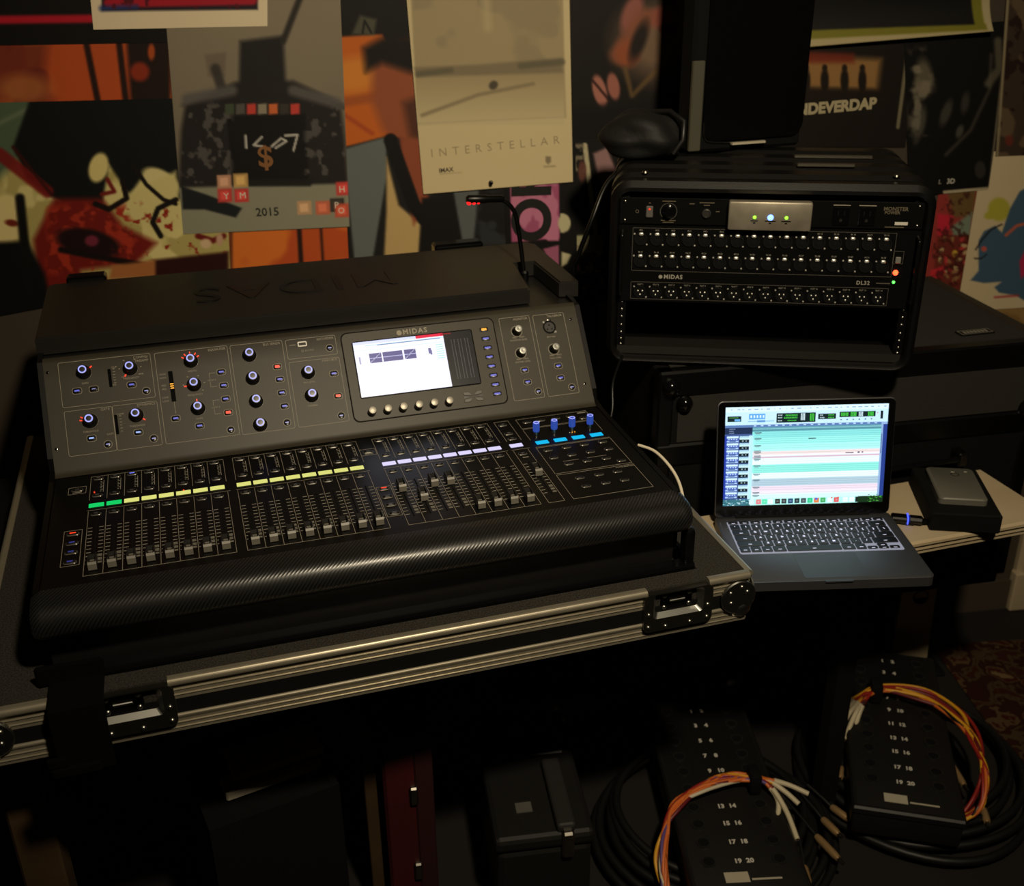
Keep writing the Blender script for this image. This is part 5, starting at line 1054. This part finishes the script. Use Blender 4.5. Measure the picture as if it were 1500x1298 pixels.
# ---------------------------------------------------------------- floor things: rug, snakes, cases, boards
o = obj('rug', MB().cbox(-.62, .62, -.75, .75, 0, .008, .003), M_rug, None, (1.76, 1.62, 0), (0, 0, R(4))); tag(o, 'red and tan patterned rug on the floor beside the cable snake', 'rug')
wires_cols = {'y': mat('wire_yellow', (226, 164, 36), .45), 'r': mat('wire_red', (150, 36, 28), .45), 'd': mat('wire_dark_red', (104, 26, 34), .45), 'o': mat('wire_orange', (214, 110, 46), .45), 'p': mat('wire_purple', (92, 70, 130), .45), 'k': mat('wire_black', (14, 14, 14), .4), 'w': mat('wire_white', (206, 196, 170), .5)}
M_sleeve = mat('sleeve_cream', (206, 194, 164), .5); M_brass = mat('plug_brass', (196, 160, 112), .35, .6)
M_box = mat('snake_box_black', (20, 19, 18), .5, bump=(400, .1, .0006)); M_cable = mat('rubber_black', (15, 15, 14), .5)
def snake(label, rows_px, skip, top_px, end_px, half_w, wire_paths, tails, plugs, colours, coil_px, coil_r, tie_px, tie_half):
    Z = .125
    n = len(rows_px); A0 = W(*rows_px[0], Z); A1 = W(*rows_px[-1], Z)
    ax = Vector(A0-A1); L = ax.length; ax.normalize(); ang = math.atan2(-ax.x, ax.y)
    c = Vector((A0+A1)/2); root = thing('cable_snake', label, 'cable snake', (c.x, c.y, .012), ang, 'cable snakes on the rug')
    inv = (Matrix.Translation((c.x, c.y, .012))@Matrix.Rotation(ang, 4, 'Z')).inverted()
    t0 = (inv@Vector(W(*top_px, Z))).y; t1 = (inv@Vector(W(*end_px, Z))).y
    zt = Z-.012
    mb = MB(); mb.cbox(-half_w, half_w, t1, t0, zt-.075, zt-.002, .008, 2); mb.cbox(-half_w-.003, half_w+.003, t1-.003, t0+.003, zt-.022, zt-.0025, .004); obj('stage_box_shell', mb, M_box, root, smooth=30)
    sk = MB(); sk.ringflat(cir(.0135, 16), cir(.0105, 16), 0, .003, 0); sk.plate(cir(.0105, 16), -.001, .001, 0, 1); sme = sk.mesh('socket', [mat('socket_ring', (34, 33, 31), .35), M_void], 40)
    num = MB()
    for k, p in enumerate(rows_px):
        q = inv@Vector(W(*p, Z))
        for sx in (-1, 1):
            put('socket', sme, root, (sx*half_w*.62, q.y, zt-.002))
            if k not in skip: add_text(num, str(2*k+1 if sx < 0 else 2*k+2), Matrix.Translation((sx*.0115, q.y, zt-.0016)), .0145, bold=.0006)
    obj('channel_numbers', num, M_printw, root)['kind'] = 'stuff'
    bq = inv@Vector(W(rows_px[-1][0]-6, rows_px[-1][1]+24, Z))
    mb = MB(); mb.box(-.045, .0, bq.y-.012, bq.y+.012, zt-.002, zt-.0014); mb.box(.004, .06, bq.y-.008, bq.y-.004, zt-.002, zt-.0014); obj('maker_plate', mb, mat('plate_white', (180, 172, 152), .5), root)
    # coil of multicore cable the box rests on
    cc = inv@Vector(W(*coil_px, .03)); rs = random.Random(len(label))
    for k in range(5):
        pts = []; rx = coil_r*(1-.055*k); ph = rs.uniform(0, 6.28)
        for i in range(48):
            a = 2*math.pi*i/48; pts.append((cc.x+rx*math.cos(a)*(1+.03*math.sin(2*a+ph)), cc.y+.012*k+rx*math.sin(a)*(1+.03*math.sin(3*a+ph)), .012+.0075*k+.004*math.sin(2*a+ph)))
        obj('cable_loop', MB().tube(pts, .0085, 8, closed=True), M_cable, root, smooth=60)
    rs = random.Random(5)
    N = len(colours)
    for k, ck in enumerate(colours):
        off = [(rs.uniform(-1, 1), rs.uniform(-1, 1)) for _ in wire_paths]
        P_ = []
        for j, ((px, py, z), (ox, oy)) in enumerate(zip(wire_paths, off)):
            sp_ = 2.5 if j == len(wire_paths)-1 else 8
            P_.append(inv@Vector(W(px+ox*sp_, py+oy*sp_*.6+ (k-N/2)*(.9 if j < len(wire_paths)-1 else .8), z+oy*.004)))
        tl = tails[k % len(tails)]; tp = [inv@Vector(W(x, y_, z)) for x, y_, z in tl]
        path = smooth_path(P_+tp, 7)
        wr = obj('wire', MB().tube(path, .0038, 7), wires_cols[ck], root, smooth=60)
        e1, e0 = path[-1], path[-12]
        sl = obj('wire_sleeve', MB().tube(path[-13:], .0052, 8), M_sleeve, wr, smooth=60)
    for (xa, ya, xb, yb, z) in plugs:
        a_, b2 = inv@Vector(W(xa, ya, z)), inv@Vector(W(xb, yb, z)); d = (b2-a_)
        st_ = inv@Vector(W(*tie_px, Z+.03))
        pl = obj('plug', MB().tube([a_, a_+d*.15, a_+d*.85, b2], .0075, 10, rads=[.006, .0078, .0078, .006]), M_brass, root, smooth=50)
        obj('plug_lead', MB().tube(smooth_path([a_-d*1.5+Vector((0, 0, .012)), a_-d*.6+Vector((0, 0, .006)), a_], 5), .0035, 7), M_cable, pl, smooth=60)
        obj('plug_tip', MB().tube([b2, b2+d*.22], .0042, 8), M_steel, pl, smooth=50)
    tp = inv@Vector(W(*tie_px, Z+.022)); mb = MB(); mb.cbox(-tie_half, tie_half, -.022, .022, -.02, .026, .006, 2); obj('velcro_tie', mb, M_void, root, tp, smooth=40)
    return root
snake('black cable snake box ringed by red and yellow wires beside the patterned rug', [(1300, 968), (1303, 985), (1305, 1003), (1309, 1022), (1312, 1040), (1314, 1060), (1317, 1081), (1320, 1101), (1323, 1124), (1326, 1146)], (2,), (1298, 955), (1330, 1190), .105,
      [(1398, 1208, .05), (1432, 1178, .09), (1442, 1130, .13), (1430, 1085, .145), (1400, 1046, .150), (1348, 1018, .152), (1290, 1009, .152)],
      [[(1256, 1020, .15), (1226, 1038, .14), (1207, 1058, .13)], [(1258, 1022, .15), (1235, 1042, .14), (1216, 1066, .13)], [(1262, 1024, .15), (1246, 1042, .14), (1233, 1064, .13)], [(1266, 1025, .15), (1250, 1052, .13), (1238, 1084, .11)], [(1268, 1026, .15), (1254, 1060, .12), (1245, 1108, .10)]],
      [(1221, 1092, 1209, 1122, .07), (1233, 1125, 1230, 1140, .06), (1385, 1108, 1412, 1150, .05), (1440, 1185, 1446, 1205, .05)], 'yrydryrdok', (1335, 1128), .25, (1283, 1012), .013)
snake('black cable snake box ringed by orange wires with cream sleeved ends beside a flat case', [(1020, 1041), (1028, 1062), (1035, 1084), (1043, 1106), (1050, 1128), (1057, 1153), (1064, 1180), (1072, 1205), (1082, 1232), (1090, 1260)], (5,), (1016, 1026), (1100, 1312), .108,
      [(978, 1325, .05), (968, 1270, .09), (974, 1220, .12), (994, 1180, .14), (1030, 1152, .150), (1062, 1142, .152), (1096, 1140, .152)],
      [[(1125, 1142, .15), (1155, 1150, .14), (1184, 1163, .13)], [(1125, 1144, .15), (1150, 1160, .14), (1170, 1178, .13)], [(1122, 1148, .15), (1140, 1175, .13), (1136, 1212, .11)], [(1124, 1148, .15), (1150, 1185, .13), (1168, 1230, .11)]],
      [(1196, 1225, 1228, 1258, .06), (1205, 1200, 1228, 1222, .06), (1218, 1182, 1243, 1200, .05), (1178, 1270, 1184, 1296, .05)], 'oyoroopdow', (1045, 1216), .24, (1104, 1143), .012)
# low black bar with shiny ends lying behind the snake
ca_ = W(818, 1052, .05); cb_ = W(1076, 994, .05); an = math.atan2(cb_[1]-ca_[1], cb_[0]-ca_[0]); wl = float(np.hypot(cb_[0]-ca_[0], cb_[1]-ca_[1]))
fcs = thing('floor_bar', 'long low black bar with shiny metal end caps on the floor under the table', 'stand bar', (ca_[0], ca_[1], 0), an)
obj('bar', MB().cbox(.02, wl-.02, 0, .07, 0, .048, .006), mat('worn_lid', (40, 36, 30), .6), fcs)
for x in (0, wl): obj('end_cap', MB().cbox(x-.026, x+.026, -.008, .078, 0, .056, .012, 2), M_chrome, fcs, smooth=40)
# black tool case with pale labels
tq = W(800, 1290, .12); tc_ = thing('tool_case', 'black hard case with pale label patches and a handle on the floor', 'case', (tq[0], tq[1], 0), R(8))
obj('body', MB().cbox(-.09, .085, 0, .34, 0, .20, .012, 2), mat('case_shell', (24, 23, 22), .5), tc_); obj('lid', MB().cbox(-.094, .089, -.004, .344, .2, .232, .010, 2), mat('case_shell', (24, 23, 22), .5), tc_)
M_lab = mat('label_grey', (84, 82, 76), .6)
obj('label_patch', MB().box(-.030, .0, .27, .30, .232, .2335), M_lab, tc_); obj('label_patch', MB().box(-.045, -.015, .06, .085, .232, .2335), M_lab, tc_)
obj('handle', MB().cbox(.02, .055, .0, .18, .232, .250, .006, 2), mat('handle_grey', (40, 39, 38), .5), tc_); obj('latch', MB().cbox(.028, .05, -.012, .008, .18, .24, .004), M_steel, tc_)
obj('lid_rib', MB().cbox(-.08, .07, .205, .217, .232, .238, .003), M_black, tc_)
# red upright case and a plank beside it
rq0 = W(556, 1085, .45); rr_ = thing('red_upright_case', 'narrow dark red upright case standing on the floor under the table', 'case', (rq0[0], rq0[1], 0), R(10))
obj('body', MB().cbox(0, .085, 0, .30, 0, .45, .006), mat('deep_red', (70, 12, 16), .6, noise=(12, .3, (54, 10, 13))), rr_); obj('side_panel', MB().cbox(.055, .088, -.004, .304, .0, .455, .003), mat('red_dark', (46, 16, 16), .6), rr_); obj('clasp', MB().cbox(.045, .06, -.008, .01, .30, .34, .003), M_steel, rr_); obj('clasp', MB().cbox(.045, .06, -.008, .01, .12, .16, .003), M_steel, rr_)
pq = W(526, 1070, .45); o = obj('wooden_plank', MB().cbox(0, .022, 0, .10, 0, .45, .002), M_wood, None, (pq[0], pq[1], 0), (0, 0, R(10))); tag(o, 'wooden plank standing upright against the red case', 'plank')
# shelf crate with two pale folders
cq = W(345, 1190, .42); kr = thing('black_crate', 'black open crate on the floor under the left of the table', 'crate', (cq[0]-.04, cq[1]-.02, 0), R(28))
obj('crate_wall', MB().box(0, .22, 0, .012, 0, .40), M_void, kr); obj('crate_wall', MB().box(0, .22, .208, .22, 0, .40), M_void, kr); obj('crate_wall', MB().box(0, .012, .012, .208, 0, .40), M_void, kr); obj('crate_wall', MB().box(.208, .22, .012, .208, 0, .40), M_void, kr); obj('crate_floor', MB().box(.012, .208, .012, .208, 0, .01), M_void, kr); obj('crate_shelf', MB().box(.012, .208, .012, .208, .38, .396), M_void, kr)
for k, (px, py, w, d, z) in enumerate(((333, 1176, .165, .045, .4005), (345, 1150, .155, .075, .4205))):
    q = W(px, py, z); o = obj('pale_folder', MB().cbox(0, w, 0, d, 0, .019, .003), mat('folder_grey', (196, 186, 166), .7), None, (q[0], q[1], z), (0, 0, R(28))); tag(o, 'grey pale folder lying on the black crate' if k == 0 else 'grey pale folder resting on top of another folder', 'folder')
# grey stand plate with a spiral mark, below the laptop
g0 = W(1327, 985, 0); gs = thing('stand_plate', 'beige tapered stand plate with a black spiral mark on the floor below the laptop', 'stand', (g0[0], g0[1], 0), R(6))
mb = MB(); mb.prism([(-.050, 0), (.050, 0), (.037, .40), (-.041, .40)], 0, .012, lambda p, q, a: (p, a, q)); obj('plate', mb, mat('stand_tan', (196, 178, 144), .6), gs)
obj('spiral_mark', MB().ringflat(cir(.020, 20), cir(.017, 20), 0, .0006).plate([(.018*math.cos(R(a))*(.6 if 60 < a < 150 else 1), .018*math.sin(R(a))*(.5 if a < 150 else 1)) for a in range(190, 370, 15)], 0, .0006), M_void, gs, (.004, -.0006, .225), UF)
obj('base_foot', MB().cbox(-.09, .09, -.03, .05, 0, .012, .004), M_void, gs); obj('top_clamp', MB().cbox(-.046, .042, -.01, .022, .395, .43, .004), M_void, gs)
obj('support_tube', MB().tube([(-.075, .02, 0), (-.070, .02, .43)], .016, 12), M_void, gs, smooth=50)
ld = [Vector(onplane(px, py, (0, 1.75, 0), np.array([0, 1., 0]))) for px, py in ((1302, 862), (1312, 868), (1328, 871), (1344, 866), (1350, 858))]
# fluted casing on the wall at the right
cq = wall_px(1478, 905); tr = bpy.data.objects.new('trim_1', None); C.objects.link(tr); tr.matrix_world = wallM@Matrix.Translation((cq[0]-.02, 0, 0)); struct(tr)
mb = MB(); mb.prism([(0, 0), (0, -.014), (.012, -.022), (.030, -.022), (.034, -.016), (.050, -.016), (.054, -.022), (.075, -.022), (.079, -.016), (.095, -.016), (.10, -.024), (.118, -.024), (.122, 0)], 0, .98, lambda p, q, a: (p, q, a)); obj('casing', mb, M_beige, tr); obj('plinth', MB().cbox(-.006, .128, -.030, 0, 0, .12, .004), M_beige, tr)
struct(obj('baseboard_back', MB().box(-2.6, 2.8, -.014, -.0005, 0, .09), M_wall)).matrix_world = wallM
